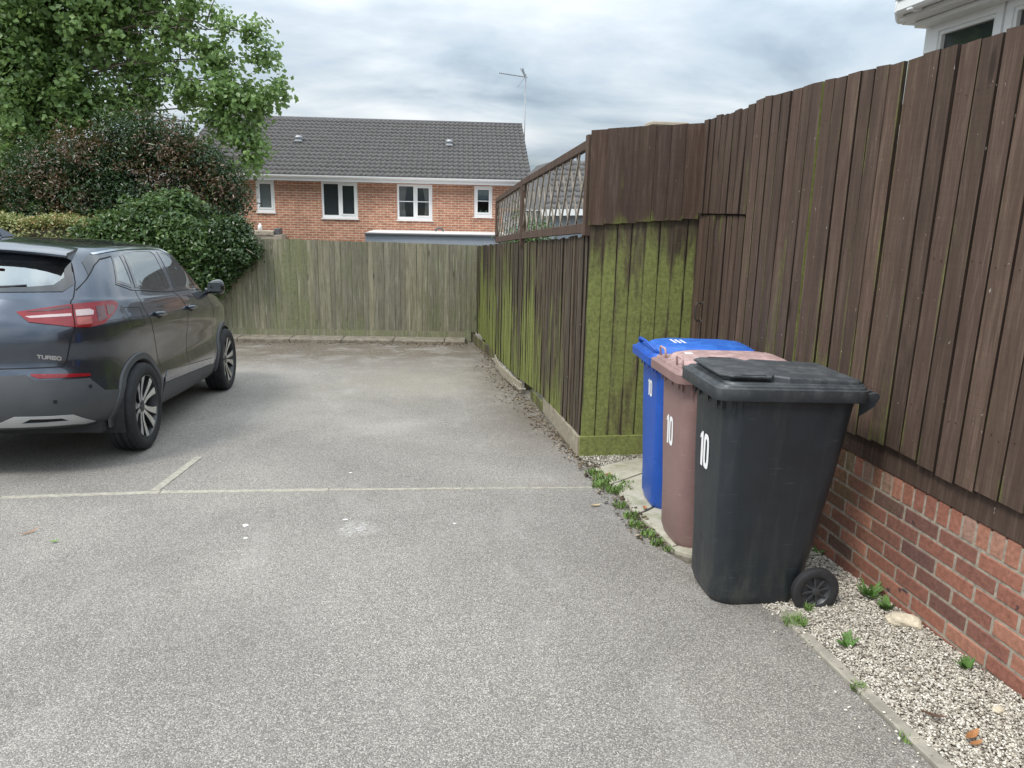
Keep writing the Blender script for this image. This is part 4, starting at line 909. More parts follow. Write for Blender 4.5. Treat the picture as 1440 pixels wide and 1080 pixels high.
# neighbouring bungalow seen through the trellis
bg_=empty('bungalow',(3.0,16.0,-1.0),'low house with grey hipped tiled roof and white gutter seen through the trellis','house')
O=bg_.location
def tiles2(name,pts,parent,cw=.30):
    """hip plane: bottom-left, bottom-right, top-right, top-left"""
    A,B,C_,D_=[np.array(p,float) for p in pts]; nr=9; V=[];Fs=[]; nn=np.cross(B-A,D_-A); nn/=np.linalg.norm(nn)
    if nn[2]<0: nn=-nn
    for r in range(nr):
        for t,lift in ((0,-.02),(0,.035),(1,.006)):
            f=(r+t)/nr; L=A+(D_-A)*f; R=B+(C_-B)*f; n=220
            for k in range(n+1):
                p=L+(R-L)*k/n; h=.022*max(-.35,math.sin(2*math.pi*1.8*(p-A).dot((B-A)/np.linalg.norm(B-A))/cw))
                V.append(tuple(p+nn*(h+lift)-np.array(O)))
        b0=r*3*221
        for q in range(2):
            for k in range(220): a=b0+q*221+k; Fs.append((a,a+1,a+222,a+221))
    return mesh(name,V,np.array(Fs),M_['rooftile'],parent)
r_=tiles2('roof',[(2.98,15.8,1.55),(9.2,15.8,1.75),(9.2,18.3,2.75),(3.75,18.3,2.72)],bg_)
b=MB(); b.add([tuple(np.array(p)-np.array(O)) for p in ((2.98,15.8,1.55),(3.75,18.3,2.72),(3.75,21.0,2.72),(2.98,23.5,1.55))],[(0,1,2,3)]); b.add([tuple(np.array(p)-np.array(O)) for p in ((3.75,18.3,2.72),(9.2,18.3,2.75),(9.2,23.5,1.55),(2.98,23.5,1.55))],[(0,1,2,3)])
b.build('rear_roof',M_['rooftile'],bg_)
b=MB(); b.beam(np.array((2.95,15.74,1.50))-np.array(O),np.array((9.2,15.74,1.70))-np.array(O),.10,.13); o=b.build('gutter',M_['white'],bg_)
b=MB(); b.box((.15,.0,-.3),(6.1,7.2,2.50)); b.build('wall',M_['greyblue'],bg_)
b=MB(); b.box((6.02-O.x,18.0-O.y,2.0-O.z),(6.82-O.x,18.5-O.y,3.58-O.z)); b.box((5.97-O.x,17.95-O.y,3.582-O.z),(6.87-O.x,18.55-O.y,3.66-O.z),ch=.01); b.build('chimney',M_['tan'],bg_)
# white bay window high up on the right
by=empty('bay_window',(4.5,4.3,0),'white plastic framed bay window with white gutter rising above the brown fence','bay window'); O=by.location
def bb(x0,y0,z0,x1,y1,z1,ch=0): b.box((x0-O.x,y0-O.y,z0-O.z),(x1-O.x,y1-O.y,z1-O.z),ch=ch)
b=MB(); bb(4.53,2.6,.3,6.5,6.33,1.9); b.build('wall',M_['housebrick'],by)
b=MB(); bb(4.50,6.22,1.9,4.62,6.335,3.25); bb(4.5,2.6,3.175,4.62,6.22,3.25); bb(4.5,5.425,1.9,4.62,5.452,3.175); bb(4.62,6.25,1.9,6.5,6.335,3.25); b.build('corner_frame',M_['white'],by)
for y0,y1 in ((5.455,6.217),(4.62,5.422),(3.8,4.587)):
    b=MB(); f=.065
    bb(4.485,y0,1.9,4.57,y0+f,3.172); bb(4.485,y1-f,1.9,4.57,y1,3.172); bb(4.485,y0+f,3.172-f*1.0,4.57,y1-f,3.172); bb(4.485,y0+f,1.9,4.57,y1-f,1.97)
    q=.03; 
    bb(4.497,y0+f,1.97,4.55,y0+f+q,3.107); bb(4.497,y1-f-q,1.97,4.55,y1-f,3.107); bb(4.497,y0+f+q,3.107-q,4.55,y1-f-q,3.107)
    wf=b.build('window',M_['white'],by); b=MB(); bb(4.53,y0+f+q-.005,1.97,4.534,y1-f-q+.005,3.08); b.build('pane',M_['glass'],wf)
b=MB(); bb(4.21,2.6,3.252,4.62,6.36,3.27); bb(4.24,2.6,3.205,4.50,6.34,3.250,.008); bb(4.36,2.6,3.165,4.498,6.31,3.203,.008); b.build('soffit',M_['white'],by)
b=MB(); bb(4.62,6.10,3.252,6.5,6.62,3.27); bb(4.5,6.345,3.205,6.5,6.5,3.25); b.build('soffit',M_['white'],by)
b=MB(); bb(4.12,2.6,3.235,4.205,6.24,3.345,.02); bb(4.105,2.6,3.335,4.215,6.24,3.352,.004); o=b.build('gutter',M_['white'],by)
b=MB(); b.beam(Vector((4.165,6.235,3.295))-O,Vector((4.40,6.55,3.295))-O,.085,.11,ch=.02); b.beam(Vector((4.40,6.54,3.295))-O,Vector((6.5,6.54,3.295))-O,.085,.11,ch=.02); b.build('gutter',M_['white'],by)
b=MB(); bb(4.125,6.02,3.225,4.225,6.10,3.36,.01); b.build('gutter_joint',M_['white'],by)
M_['redtile']=simple('pink_clay_tile',(.48,.30,.25),.8,var=.2)
b=MB(); b.add([tuple(Vector(p)-O) for p in ((4.16,2.6,3.36),(4.16,6.30,3.36),(5.6,5.6,4.2),(5.6,2.6,4.2),(6.5,6.45,3.36),(6.5,5.6,4.2),(4.42,6.45,3.36))],[(0,1,2,3),(1,6,4,5,2)]); b.build('roof',M_['redtile'],by)
#<VEG
# ------------------------------------------------------------------ vegetation
def leaf_cloud(name,blobs,nclus,nleaf,size,mat,parent,spread=.16,shell=.55,aspect=.55,cfun=None,keep=None,droop=.25,seed=1,box=None):
    R=np.random.RandomState(seed); B=np.array(blobs,float)
    if box is None:
        wgt=B[:,3]*B[:,4]*B[:,5]; wgt=wgt**.8 if B.shape[1]<7 else wgt**.8*B[:,6]; idx=R.choice(len(B),nclus,p=wgt/wgt.sum())
        d=R.normal(size=(nclus,3)); d/=np.linalg.norm(d,axis=1)[:,None]
        rad=(shell+(1-shell)*R.rand(nclus)**.6)*(1+.22*np.sin(d[:,0]*7+d[:,2]*5+idx)+.12*np.sin(d[:,1]*11+d[:,2]*9))
        inner=R.rand(nclus)<.22; rad[inner]*=R.rand(inner.sum())
        C=B[idx,:3]+d*B[idx,3:6]*rad[:,None]; out=d
    else:
        x0,x1,y0,y1,z0,z1=box; C=np.stack([R.uniform(x0,x1,nclus),R.uniform(y0,y1,nclus),R.uniform(z0,z1,nclus)],-1)
        f=R.randint(0,4,nclus); jit=R.normal(0,.035,nclus); C[f<=1,2]=z1+jit[f<=1]+.04*np.sin(C[f<=1,0]*6); C[f==2,1]=y0+jit[f==2]; C[f==3,0]=np.where(R.rand((f==3).sum())<.6,x1,C[f==3,0])+jit[f==3]
        out=np.zeros_like(C); out[:,2]=1; out[f==2]=(0,-1,.4); out[f==3]=(1,0,.3)
    if keep is not None: k=keep(C); C=C[k];out=out[k]
    n=len(C)*nleaf; ctr=np.repeat(C,nleaf,0)+R.normal(0,spread,(n,3))*np.array([1,1,.8]); ou=np.repeat(out,nleaf,0)
    nrm=ou*.55+R.normal(0,.55,(n,3))+np.array([0,0,.55]); nrm/=np.linalg.norm(nrm,axis=1)[:,None]
    ax=np.cross(nrm,R.normal(size=(n,3))); ax/=np.linalg.norm(ax,axis=1)[:,None]; ax[:,2]-=droop; ax/=np.linalg.norm(ax,axis=1)[:,None]
    sd=np.cross(nrm,ax); sd/=np.linalg.norm(sd,axis=1)[:,None]; nr2=np.cross(ax,sd)
    L=(size*R.uniform(.55,1.25,n))[:,None]; Wd=L*aspect*.5
    P0=ctr-ax*L*.5; P3=ctr+ax*L*.5; up=nr2*L*.12
    P1=ctr-ax*L*.12+sd*Wd+up; P2=ctr-ax*L*.12-sd*Wd+up
    V=np.stack([P0,P1,P3,P2],1).reshape(-1,3); b4=np.arange(n)[:,None]*4
    Fq=np.concatenate([b4+np.array([[0,1,2]]),b4+np.array([[0,2,3]])],0)
    cl=R.rand(len(C)); c=np.clip(np.repeat(cl,nleaf)*.45+R.rand(n)*.45,0,1) if cfun is None else cfun(ctr,np.repeat(C,nleaf,0),ou,R)
    col=np.zeros((n,4,4)); col[...,0]=c[:,None]; col[...,3]=1
    if parent: V=V-np.array(parent.location)
    return mesh(name,V,Fq,mat,parent,col=col.reshape(-1,4)),C
def limbs(parent,base,top,targets,r0,seed,name='trunk',lname='limb',lk=1):
    rd=random.Random(seed); O=Vector(parent.location); base=Vector(base);top=Vector(top)
    b=MB(); pts=[base.lerp(top,t)+Vector((rd.uniform(-.05,.05),rd.uniform(-.05,.05),0))*(t>0) for t in (0,.15,.35,.6,.8,1)]
    b.tube([p-O for p in pts],[r0*1.25,r0,r0*.9,r0*.75,r0*.6,r0*.45],12); tr=b.build(name,M_['bark'],parent,True)
    b=MB()
    for T in targets:
        T=Vector(T); t=rd.uniform(.45,.98); s=base.lerp(top,t); mid=s.lerp(T,.5)+Vector((rd.uniform(-.2,.2),rd.uniform(-.2,.2),rd.uniform(0,.3))); q=[s,s.lerp(mid,.6),mid,mid.lerp(T,.6),T]
        b.tube([p-O for p in q],[r0*.38*lk,r0*.3*lk,r0*.22*lk,r0*.14*lk,r0*.06*lk],7)
        for _ in range(4):
            k=q[2].lerp(T,rd.uniform(0,1)); e2=k+Vector((rd.uniform(-1,1),rd.uniform(-1,1),rd.uniform(-.3,1)))*.5; m2=k.lerp(e2,.5)+Vector((0,0,.06)); b.tube([k-O,m2-O,e2-O],[.014,.010,.004],5,cap=False)
    b.build(lname,M_['bark'],parent,True)
tree=empty('broadleaf_tree',(-7.45,17.4,-1.0),'tall light green broadleaf tree rising behind the dark shrub at the left','tree')
TB=[(-4.75,16.9,4.35,.45,.5,.30),(-4.45,16.8,4.05,.35,.4,.22),(-4.0,16.7,4.65,.40,.4,.26),(-3.35,16.5,4.95,.28,.3,.25),(-5.0,17.0,3.75,.45,.4,.28),(-6.3,17.1,3.30,.75,.6,.55),(-5.5,17.1,3.50,.55,.5,.42),(-7.5,17.2,3.0,.8,.7,.65),(-7.9,17.2,2.1,.55,.5,.6),(-7.6,17.6,3.9,1.2,1.2,1.0),(-8.6,18,4.6,1.5,1.3,1.3),(-7.0,17.3,5.3,1.25,1.2,1.0),(-5.9,17.4,4.85,.95,1.0,.70),(-5.2,17.2,5.6,.95,1.0,.7),(-4.55,16.9,4.95,.50,.5,.35),
 (-3.95,16.6,5.25,.40,.45,.25),(-3.55,16.6,4.35,.42,.5,.36),(-2.78,16.4,4.85,.22,.3,.45),(-2.62,16.4,4.40,.30,.35,.36),(-3.4,16.5,3.70,.62,.6,.42),(-2.85,16.4,3.55,.50,.5,.40),(-2.35,16.3,3.80,.26,.3,.22),(-4.2,16.8,3.65,.40,.5,.28),
 (-6.6,17.2,3.9,.7,.7,.55),(-5.2,17.2,4.15,.40,.5,.30),(-3.15,16.3,3.0,.50,.4,.42),(-2.9,16.2,2.45,.28,.3,.40),(-3.8,16.6,3.15,.5,.4,.35),
 (-7.5,18,7.0,1.8,1.8,1.3),(-5.8,17.8,6.8,1.5,1.5,1.1),(-4.3,17.3,6.3,.9,.9,.6),(-9.6,18.5,6,1.6,1.6,1.5)]
leaf_cloud('crown',TB,5300,15,.128,M_['treeleaf'],tree,spread=.105,shell=.35,aspect=.72,seed=3)
limbs(tree,(-7.45,17.4,-1.0),(-7.2,17.5,5.6),[t[:3] for t in TB],.20,5,lk=.38)
shr=empty('dark_shrub',(-5.0,16.0,-1.0),'large dark evergreen shrub with reddish brown new growth above the fence','shrub')
SB=[(-6.6,16.1,2.0,.95,.9,.75),(-5.9,16,2.35,.75,.8,.55),(-5.1,16.1,2.70,.75,.8,.62),(-4.4,15.9,2.55,.75,.8,.58),(-3.75,15.8,2.2,.65,.7,.55),(-3.35,15.6,1.75,.55,.6,.50),(-3.7,15.6,1.35,.7,.7,.6),(-4.7,15.9,1.7,1.1,.8,.9),(-5.8,15.9,1.5,1.0,.8,.9),(-6.9,16.1,1.2,.8,.8,.9),(-4.8,16.4,.5,1.9,.8,1.3)]
def redc(ctr,C,ou,R):
    n=len(ctr); f=np.sin(C[:,0]*2.9+1)+np.sin(C[:,2]*4.3+C[:,0]*1.7)+np.sin(C[:,1]*5)*.6; up=(ou[:,2]>-.35)&(C[:,2]>1.25); p=np.clip(.34+.34*f,0.04,.85)*up
    g=R.rand(n)*.72; m=np.repeat(R.rand(n//11+1),11)[:n]<p; g[m]=.80+.2*R.rand(m.sum()); return g
leaf_cloud('crown',SB,9500,11,.078,M_['redleaf'],shr,spread=.085,shell=.35,aspect=.42,cfun=redc,seed=5)
limbs(shr,(-4.9,16.1,-1.0),(-4.8,16.1,1.6),[s[:3] for s in SB],.10,6,'trunk','limbs')
la=empty('laurel_bush',(-4.3,15.0,-.9),'bright green laurel bush spilling forward below the dark shrub','shrub')
LB=[(-5.35,14.4,.80,.45,.42,.30),(-4.9,14.3,1.02,.42,.42,.34),(-4.35,14.15,1.22,.42,.42,.36),(-3.85,14.05,1.02,.42,.42,.42),(-3.5,13.95,.72,.42,.40,.44),(-4.3,14.0,.55,.75,.36,.5),(-3.45,13.9,.30,.42,.28,.36),(-5.0,14.3,.4,.6,.4,.45),(-3.9,14.3,1.5,.35,.3,.22)]
leaf_cloud('crown',LB,4200,12,.095,M_['laurel'],la,spread=.075,shell=.6,aspect=.48,seed=8)
limbs(la,(-4.3,14.9,-.9),(-4.3,14.8,.8),[s[:3] for s in LB],.05,9,'trunk','limbs')
iv=empty('ivy_clump',(-3.0,14.3,-.9),'dark leafy clump hanging over the top of the fence beside the brick house','shrub')
IB=[(-3.00,13.95,1.00,.34,.32,.30),(-2.80,13.85,.74,.28,.26,.26),(-3.15,13.95,.72,.34,.28,.32),(-3.05,13.85,.46,.24,.2,.22)]
leaf_cloud('crown',IB,2600,12,.07,M_['darkivy'],iv,spread=.055,shell=.55,aspect=.6,seed=10)
limbs(iv,(-3.2,14.55,-.9),(-3.15,14.4,.9),[s[:3] for s in IB],.04,11,'trunk','limbs')
rh=empty('grey_green_shrub',(-7.3,15.9,-.9),'grey green long leaved shrub behind the clipped hedge at far left','shrub')
leaf_cloud('crown',[(-7.3,15.8,1.15,.8,.5,.55),(-6.4,15.7,1.1,.7,.45,.45),(-8.2,15.9,1.5,.8,.5,.7)],1300,9,.13,M_['darkivy'],rh,spread=.09,shell=.6,aspect=.33,seed=12)
limbs(rh,(-7.2,15.9,-.9),(-7.2,15.9,.7),[(-7.3,15.8,1.1),(-6.5,15.7,1.1),(-8.1,15.9,1.3)],.05,13,'trunk','limbs')
hg=empty('clipped_hedge',(-7.5,14.9,-.9),'clipped yellow green variegated hedge running behind the car roof','hedge')
def hc_(ctr,C,ou,R): 
    n=len(ctr); tip=(C[:,2]>1.02)*.18+(C[:,0]>-6.6)*.12; return np.clip(R.rand(n)*.75+tip,0,1)
leaf_cloud('foliage',[(0,0,0,1,1,1)],6500,9,.055,M_['hedge'],hg,spread=.05,aspect=.6,box=(-10.5,-5.45,14.25,15.1,-.8,1.16),cfun=hc_,seed=14)
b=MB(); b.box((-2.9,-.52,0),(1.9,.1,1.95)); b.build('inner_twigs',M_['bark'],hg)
tb=empty('garden_shrub',(1.95,12.6,-.75),'small green shrub just showing through the far trellis panel','shrub')
leaf_cloud('crown',[(2.15,12.7,1.0,.45,.5,.5),(2.0,12.4,.5,.4,.5,.6)],500,11,.07,M_['laurel'],tb,spread=.07,shell=.4,aspect=.5,seed=15)
limbs(tb,(2.05,12.6,-.75),(2.05,12.6,.6),[(2.15,12.7,1.0)],.03,16,'trunk','limbs')
#VEG>
#<CAR
# ------------------------------------------------------------------ the car
ROWS=np.array([
[0,.80,2.06,2.05,.23,.34,.22],
[1,.87,2.16,2.15,.28,.375,.26],
[2,.905,2.215,2.20,.39,.44,.38],
[3,.922,2.235,2.23,.52,.56,.52],
[4,.902,2.215,2.22,.63,.70,.63],
[5,.905,2.18,2.20,.78,.81,.74],
[6,.922,2.185,2.15,.92,.96,.84],
[7,.927,2.165,2.10,1.01,1.07,.91],
[8,.905,2.13,2.00,1.09,1.15,.95],
[9,.880,2.09,1.85,1.17,1.23,1.00],
[10,.86,2.06,1.36,1.21,1.27,1.05],
[11,.81,1.97,1.03,1.33,1.37,1.24],
[12,.75,1.87,.74,1.46,1.47,1.41],
[13,.69,1.80,.50,1.56,1.55,1.53],
[14,.64,1.75,.40,1.61,1.59,1.58]])
def herm(xs,ys,x):
    m=np.gradient(ys,xs); i=np.clip(np.searchsorted(xs,x)-1,0,len(xs)-2)
    h=xs[i+1]-xs[i]; s=(x-xs[i])/h
    # monotone limit
    dl=(ys[i+1]-ys[i])/h; m0=np.clip(m[i],-3*abs(dl),3*abs(dl)); m1=np.clip(m[i+1],-3*abs(dl),3*abs(dl))
    return (2*s**3-3*s**2+1)*ys[i]+(s**3-2*s**2+s)*h*m0+(-2*s**3+3*s**2)*ys[i+1]+(s**3-s**2)*h*m1
# reference plan curve
_th=np.linspace(0,np.pi/2,4000)
def _half(L,W,n,m):
    return W*np.cos(_th)**(2/m), L*np.sin(_th)**(2/n)
_xr,_yr=_half(2.2,.92,7,3.0); _xf,_yf=_half(2.2,.92,5,2.8)
_X=np.concatenate([_xr[::-1],_xf[1:]]);_Y=np.concatenate([-_yr[::-1],_yf[1:]])
_s=np.concatenate([[0],np.cumsum(np.hypot(np.diff(_X),np.diff(_Y)))]);TT=_s[-1]
def surf(t,v):
    t=np.asarray(t,float);v=np.asarray(v,float)
    nx=np.interp(t,_s,_X)/.92; ny=np.interp(t,_s,_Y)/2.2
    W,Lr,Lf,zm,zr,zf=[herm(ROWS[:,0],ROWS[:,k],v) for k in range(1,7)]
    y=np.where(ny<0,ny*Lr,ny*Lf); x=W*nx
    z=zm+np.where(ny<0,(zr-zm)*np.abs(ny)**2,(zf-zm)*np.abs(ny)**2)
    return np.stack([x,y,z],-1)

CAR=empty('parked_car',(-2.96,7.47,-.448),'dark grey five door family SUV parked facing away on the left of the driveway','car')
CAR.rotation_euler=(-.06,0,-.02)
# matrix: yaw about the rear axle then pitch with the slope
_a=.02; _off=Vector((1.3375*math.sin(_a),1.3375*math.cos(_a)-1.3375,0)); CAR.location=Vector((-2.96,7.47,-.448))+_off+Vector((0,0,-.06*_off.y))
def m_paint():
    m=Mt('dark_grey_metallic_paint'); v=m.obj(); n=m.noise(v,900,2,.5); d=m.noise(v,3,5,.6)
    m.set(m.ramp(n,[(.3,(.052,.063,.084)),(.7,(.092,.108,.138))]),m.ramp(d,[(.3,.20),(.7,.28)]),.85,.5,1.0); m.b.inputs['Coat Roughness'].default_value=.04; return m.m
M_['paint']=m_paint()
def m_glass2(ior=5.0):
    m=Mt('tinted_car_glass'); g=m.N.new('ShaderNodeBsdfGlossy'); g.inputs['Roughness'].default_value=.02; g.inputs[0].default_value=(.95,1,1,1); t=m.N.new('ShaderNodeBsdfTransparent'); t.inputs[0].default_value=(.50,.60,.60,1)
    fr=m.N.new('ShaderNodeFresnel'); fr.inputs[0].default_value=ior; x=m.N.new('ShaderNodeMixShader'); m.L(fr.outputs[0],x.inputs[0]); m.L(t.outputs[0],x.inputs[1]); m.L(g.outputs[0],x.inputs[2]); m.L(x.outputs[0],m.o.inputs[0]); return m.m
M_['carglass']=m_glass2(); M_['rearglass']=m_glass2(3.2)
M_['gloss']=simple('gloss_black',(.012,.013,.015),.08,var=.05,coat=1); M_['clad']=simple('dark_grey_cladding',(.055,.058,.062),.5,var=.12,nscale=5,bumpst=.15,bs=500)
M_['chrome']=simple('chrome_trim',(.75,.76,.77),.12,1,var=.02); M_['alu']=simple('machined_alloy',(.62,.63,.64),.25,.9,var=.04); M_['rimdark']=simple('dark_alloy',(.05,.052,.055),.35,.5)
M_['redlens']=simple('red_lens',(.22,.008,.012),.15,var=.15,nscale=20,coat=.3); M_['darkred']=simple('dark_red_lens',(.07,.004,.006),.10,var=.15,nscale=20,coat=1); M_['pale']=simple('clear_lens',(.50,.38,.37),.12,var=.08,nscale=40,coat=1); M_['amber']=simple('orange_red_lens',(.30,.03,.015),.12,coat=1)
M_['inner']=simple('car_interior',(.020,.020,.022),.8); M_['silverplas']=simple('silver_plastic',(.50,.51,.52),.35,.5,var=.04); M_['line']=simple('panel_gap',(.004,.004,.005),.8)
M_['tyre']=simple('tyre_rubber',(.022,.022,.024),.75,var=.25,nscale=20,spec=.35)
def SP(t,v,off=0,side=1):
    p=surf(t,v); e=.004; pu=surf(np.minimum(np.maximum(t+e,0),TT-1e-6),v)-surf(np.maximum(t-e,0),v); pv=surf(t,np.minimum(v+.02,14))-surf(t,np.maximum(v-.02,0)); n=np.cross(pu,pv); n/=np.linalg.norm(n,axis=-1,keepdims=True)+1e-9
    # orient outward
    c=np.stack([p[...,0],p[...,1]*.25,np.zeros_like(p[...,0])],-1); s=np.sign((n*c).sum(-1,keepdims=True)); s[s==0]=1; q=p+n*s*off
    q[...,0]*=side; return q
def patch(name,poly,off,mat,holes=(),parent=None,side=1,step=.05,vstep=.5,skirt=.006,round_=0):
    """lay a panel with the outline poly [(t,v)] on the car surface, proud of it by off"""
    def dens(P):
        o=[]
        for (a,b_),(c,d) in zip(P,P[1:]+P[:1]):
            k=max(1,int(max(abs(c-a)/step,abs(d-b_)/vstep)))
            o+=[(a+(c-a)*i/k,b_+(d-b_)*i/k) for i in range(k)]
        return o
    loops=[dens(poly)]+[dens(h) for h in holes]; pts=[];edges=[]
    for l in loops:
        b0=len(pts); pts+=l; edges+=[(b0+i,b0+(i+1)%len(l)) for i in range(len(l))]
    def inside(x,y,P):
        r=False
        for (x0,y0),(x1,y1) in zip(P,P[1:]+P[:1]):
            if (y0>y)!=(y1>y) and x<(x1-x0)*(y-y0)/(y1-y0)+x0: r=not r
        return r
    ts=[p[0] for p in poly];vs=[p[1] for p in poly]
    t=min(ts)+step*.5
    while t<max(ts):
        v=min(vs)+vstep*.5
        while v<max(vs):
            if inside(t,v,poly) and not any(inside(t,v,h) for h in holes):
                if min((abs(t-a)/step)**2+(abs(v-c)/vstep)**2 for a,c in pts[:len(pts)])>.16 : pts.append((t,v))
            v+=vstep
        t+=step
    K=10.
    co_,ed,fc,ov,oe,of=delaunay_2d_cdt([Vector((p[0]*K,p[1])) for p in pts],edges,[],0,1e-5)
    F2=[]
    for f in fc:
        cx=sum(co_[i].x for i in f)/len(f)/K; cy=sum(co_[i].y for i in f)/len(f)
        if inside(cx,cy,poly) and not any(inside(cx,cy,h) for h in holes): F2.append(tuple(f))
    tv=np.array([[c.x/K,c.y] for c in co_]); P=SP(tv[:,0],tv[:,1],off,side); bm=bmesh.new(); vs_=[bm.verts.new(p) for p in P]
    for f in F2:
        try: bm.faces.new([vs_[i] for i in f])
        except ValueError: pass
    bmesh.ops.recalc_face_normals(bm,faces=bm.faces[:])
    bed=[e_ for e_ in bm.edges if len(e_.link_faces)==1]
    if skirt:
        ret=bmesh.ops.extrude_edge_only(bm,edges=bed); nv=[g for g in ret['geom'] if isinstance(g,bmesh.types.BMVert)]
        idx={tuple(round(x,5) for x in v.co):k for k,v in enumerate([])}
        Q=SP(tv[:,0],tv[:,1],off-skirt,side); from_={}
        for i,p in enumerate(P): from_[tuple(np.round(p,5))]=Q[i]
        for v in nv:
            k=tuple(np.round(np.array(v.co[:]),5))
            if k in from_: v.co=Vector(from_[k])
            else:
                j=int(np.argmin(((P-np.array(v.co[:]))**2).sum(-1))); v.co=Vector(Q[j])
    for v in list(bm.verts):
        if not v.link_faces: bm.verts.remove(v)
    me=bpy.data.meshes.new(name); bm.to_mesh(me); bm.free(); me.materials.append(mat); o=link(bpy.data.objects.new(name,me),parent or CAR); auto_smooth(o,40); return o
def ribbon(name,pts,wd,off,mat,side=1,parent=None,n=12):
    """thin line laid along [(t,v)]"""
    P=[]
    for (a,b_),(c,d) in zip(pts,pts[1:]):
        P+=[(a+(c-a)*i/n,b_+(d-b_)*i/n) for i in range(n)]
    P.append(pts[-1]); P=np.array(P); A=SP(P[:,0],P[:,1],off,side); Bn=SP(P[:,0],P[:,1],off+.01,side); V=[];Fs=[]
    for i in range(len(A)):
        d=A[min(i+1,len(A)-1)]-A[max(i-1,0)]; nn=Bn[i]-A[i]; w_=np.cross(d,nn); w_/=np.linalg.norm(w_)+1e-9; V+=[A[i]-w_*wd/2,A[i]+w_*wd/2]
    Fs=[(2*i,2*i+1,2*i+3,2*i+2) for i in range(len(A)-1)]; return mesh(name,V,Fs,mat,parent or CAR)
# window outlines (t,v), quarter light, rear door, front door
QW=[(1.36,12.78),(1.56,13.02),(1.545,10.62),(1.50,10.55),(1.25,10.86)]
RW=[(1.63,13.08),(2.05,13.34),(2.50,13.28),(2.56,12.9),(2.47,10.35),(2.30,10.22),(1.58,10.55)]
FW=[(2.68,13.16),(3.2,12.98),(3.86,12.05),(4.10,11.1),(4.16,10.5),(3.4,10.18),(2.58,10.18)]
REARW=[(-.82,10.75),(-.86,12.2),(.86,12.2),(.82,10.75),(.60,10.25),(-.60,10.25)]
WS=[(4.42,10.5),(4.36,12.9),(TT-.001,13.4),(TT-.001,10.4)]
def inset(P,k):
    cx=sum(p[0] for p in P)/len(P);cy=sum(p[1] for p in P)/len(P); return [(cx+(x-cx)*k,cy+(y-cy)*k) for x,y in P]
def inp(x,y,P):
    r=False
    for (x0,y0),(x1,y1) in zip(P,P[1:]+P[:1]):
        if (y0>y)!=(y1>y) and x<(x1-x0)*(y-y0)/(y1-y0)+x0: r=not r
    return r
# body shell
tb_=np.linspace(0,TT,231); vb=np.concatenate([np.linspace(0,10,61),np.linspace(10,14,29)[1:]]); TG,VG=np.meshgrid(tb_,vb); P=surf(TG,VG); nt_,nv_=len(tb_),len(vb)
WC=[(-1.3375,.352),(1.3375,.352)]; RA=.385
def arch_d(y,z): return min(math.hypot(y-c[0],z-c[1]) for c in WC)
V=[];F_=[];idx={}
for i in range(nv_):
    for j in range(nt_):
        x,y,z=P[i,j]; 
        # snap vertices near the arch edge on to the circle
        if x>.55:
            for cy,cz in WC:
                d=math.hypot(y-cy,z-cz)
                if RA-.022<d<RA+.016: y=cy+(y-cy)*RA/d; z=cz+(z-cz)*RA/d
        idx[i,j]=len(V); V.append((x,y,z))
wins_=[inset(QW,.86),inset(RW,.93),inset(FW,.93),inset(WS,.95),inset([(max(p[0],0),p[1]) for p in REARW if p[0]>0]+[(0,10.25),(0,12.2)][::1],1)]
RWh=[(0,10.5),(0,12.0),(.80,12.0),(.76,10.85),(.56,10.5)]; wins_[-1]=RWh
for i in range(nv_-1):
    for j in range(nt_-1):
        q=[idx[i,j],idx[i,j+1],idx[i+1,j+1],idx[i+1,j]]; c=sum((Vector(V[k]) for k in q),Vector())/4
        if c.x>.55 and arch_d(c.y,c.z)<RA-.001: continue
        tc_,vc=(tb_[j]+tb_[j+1])/2,(vb[i]+vb[i+1])/2
        if vc>10 and any(inp(tc_,vc,w_) for w_ in wins_): continue
        F_.append(tuple(q))
n=len(V); V+=[(-x,y,z) for x,y,z in V]; F_+=[tuple(n+k for k in f)[::-1] for f in F_]
# roof skin between the two top edges
top=[idx[nv_-1,j] for j in range(nt_)]; K=12; rb=len(V)
for j in range(nt_):
    x,y,z=V[top[j]]
    for k in range(K+1):
        s=-1+2*k/K; V.append((x*s,y,z+.075*(x/.64)*(1-s*s)+.0))
for j in range(nt_-1):
    for k in range(K): a=rb+j*(K+1)+k; F_.append((a,a+1,a+K+2,a+K+1))
body=mesh('body',V,F_,M_['paint'],CAR)
bm=bmesh.new(); bm.from_mesh(body.data); bmesh.ops.remove_doubles(bm,verts=bm.verts[:],dist=.0008)
for v in list(bm.verts):
    if not v.link_faces: bm.verts.remove(v)
bmesh.ops.recalc_face_normals(bm,faces=bm.faces[:]); bm.to_mesh(body.data); bm.free(); auto_smooth(body,32)
# dark floor, inner arches and cabin
b=MB(); b.box((-.78,-1.85,.26),(.78,2.0,.36)); b.build('underbody',M_['inner'],CAR)
for sx in (1,-1):
    for cy,cz in WC:
        V=[];Fs=[];n=28
        for k in range(n+1):
            a=math.radians(-20+220*k/n)
            for xx,rr_2 in ((.60,RA),(.60,RA-.001),(.895,RA)): V.append((sx*xx,cy+RA*math.cos(a),cz+RA*math.sin(a)))
        Fs=[(3*k,3*k+2,3*k+5,3*k+3) for k in range(n)]; V.append((sx*.60,cy,cz)); c0=len(V)-1; Fs+=[(3*k,3*k+3,c0) for k in range(n)]; mesh('wheel_well',V,Fs,M_['inner'],CAR)
b=MB(); b.box((-.70,-.98,.45),(.70,-.80,1.05),ch=.05); b.box((-.70,-.92,.45),(.70,-.30,.62),ch=.04); o=b.build('rear_seat',M_['inner'],CAR)
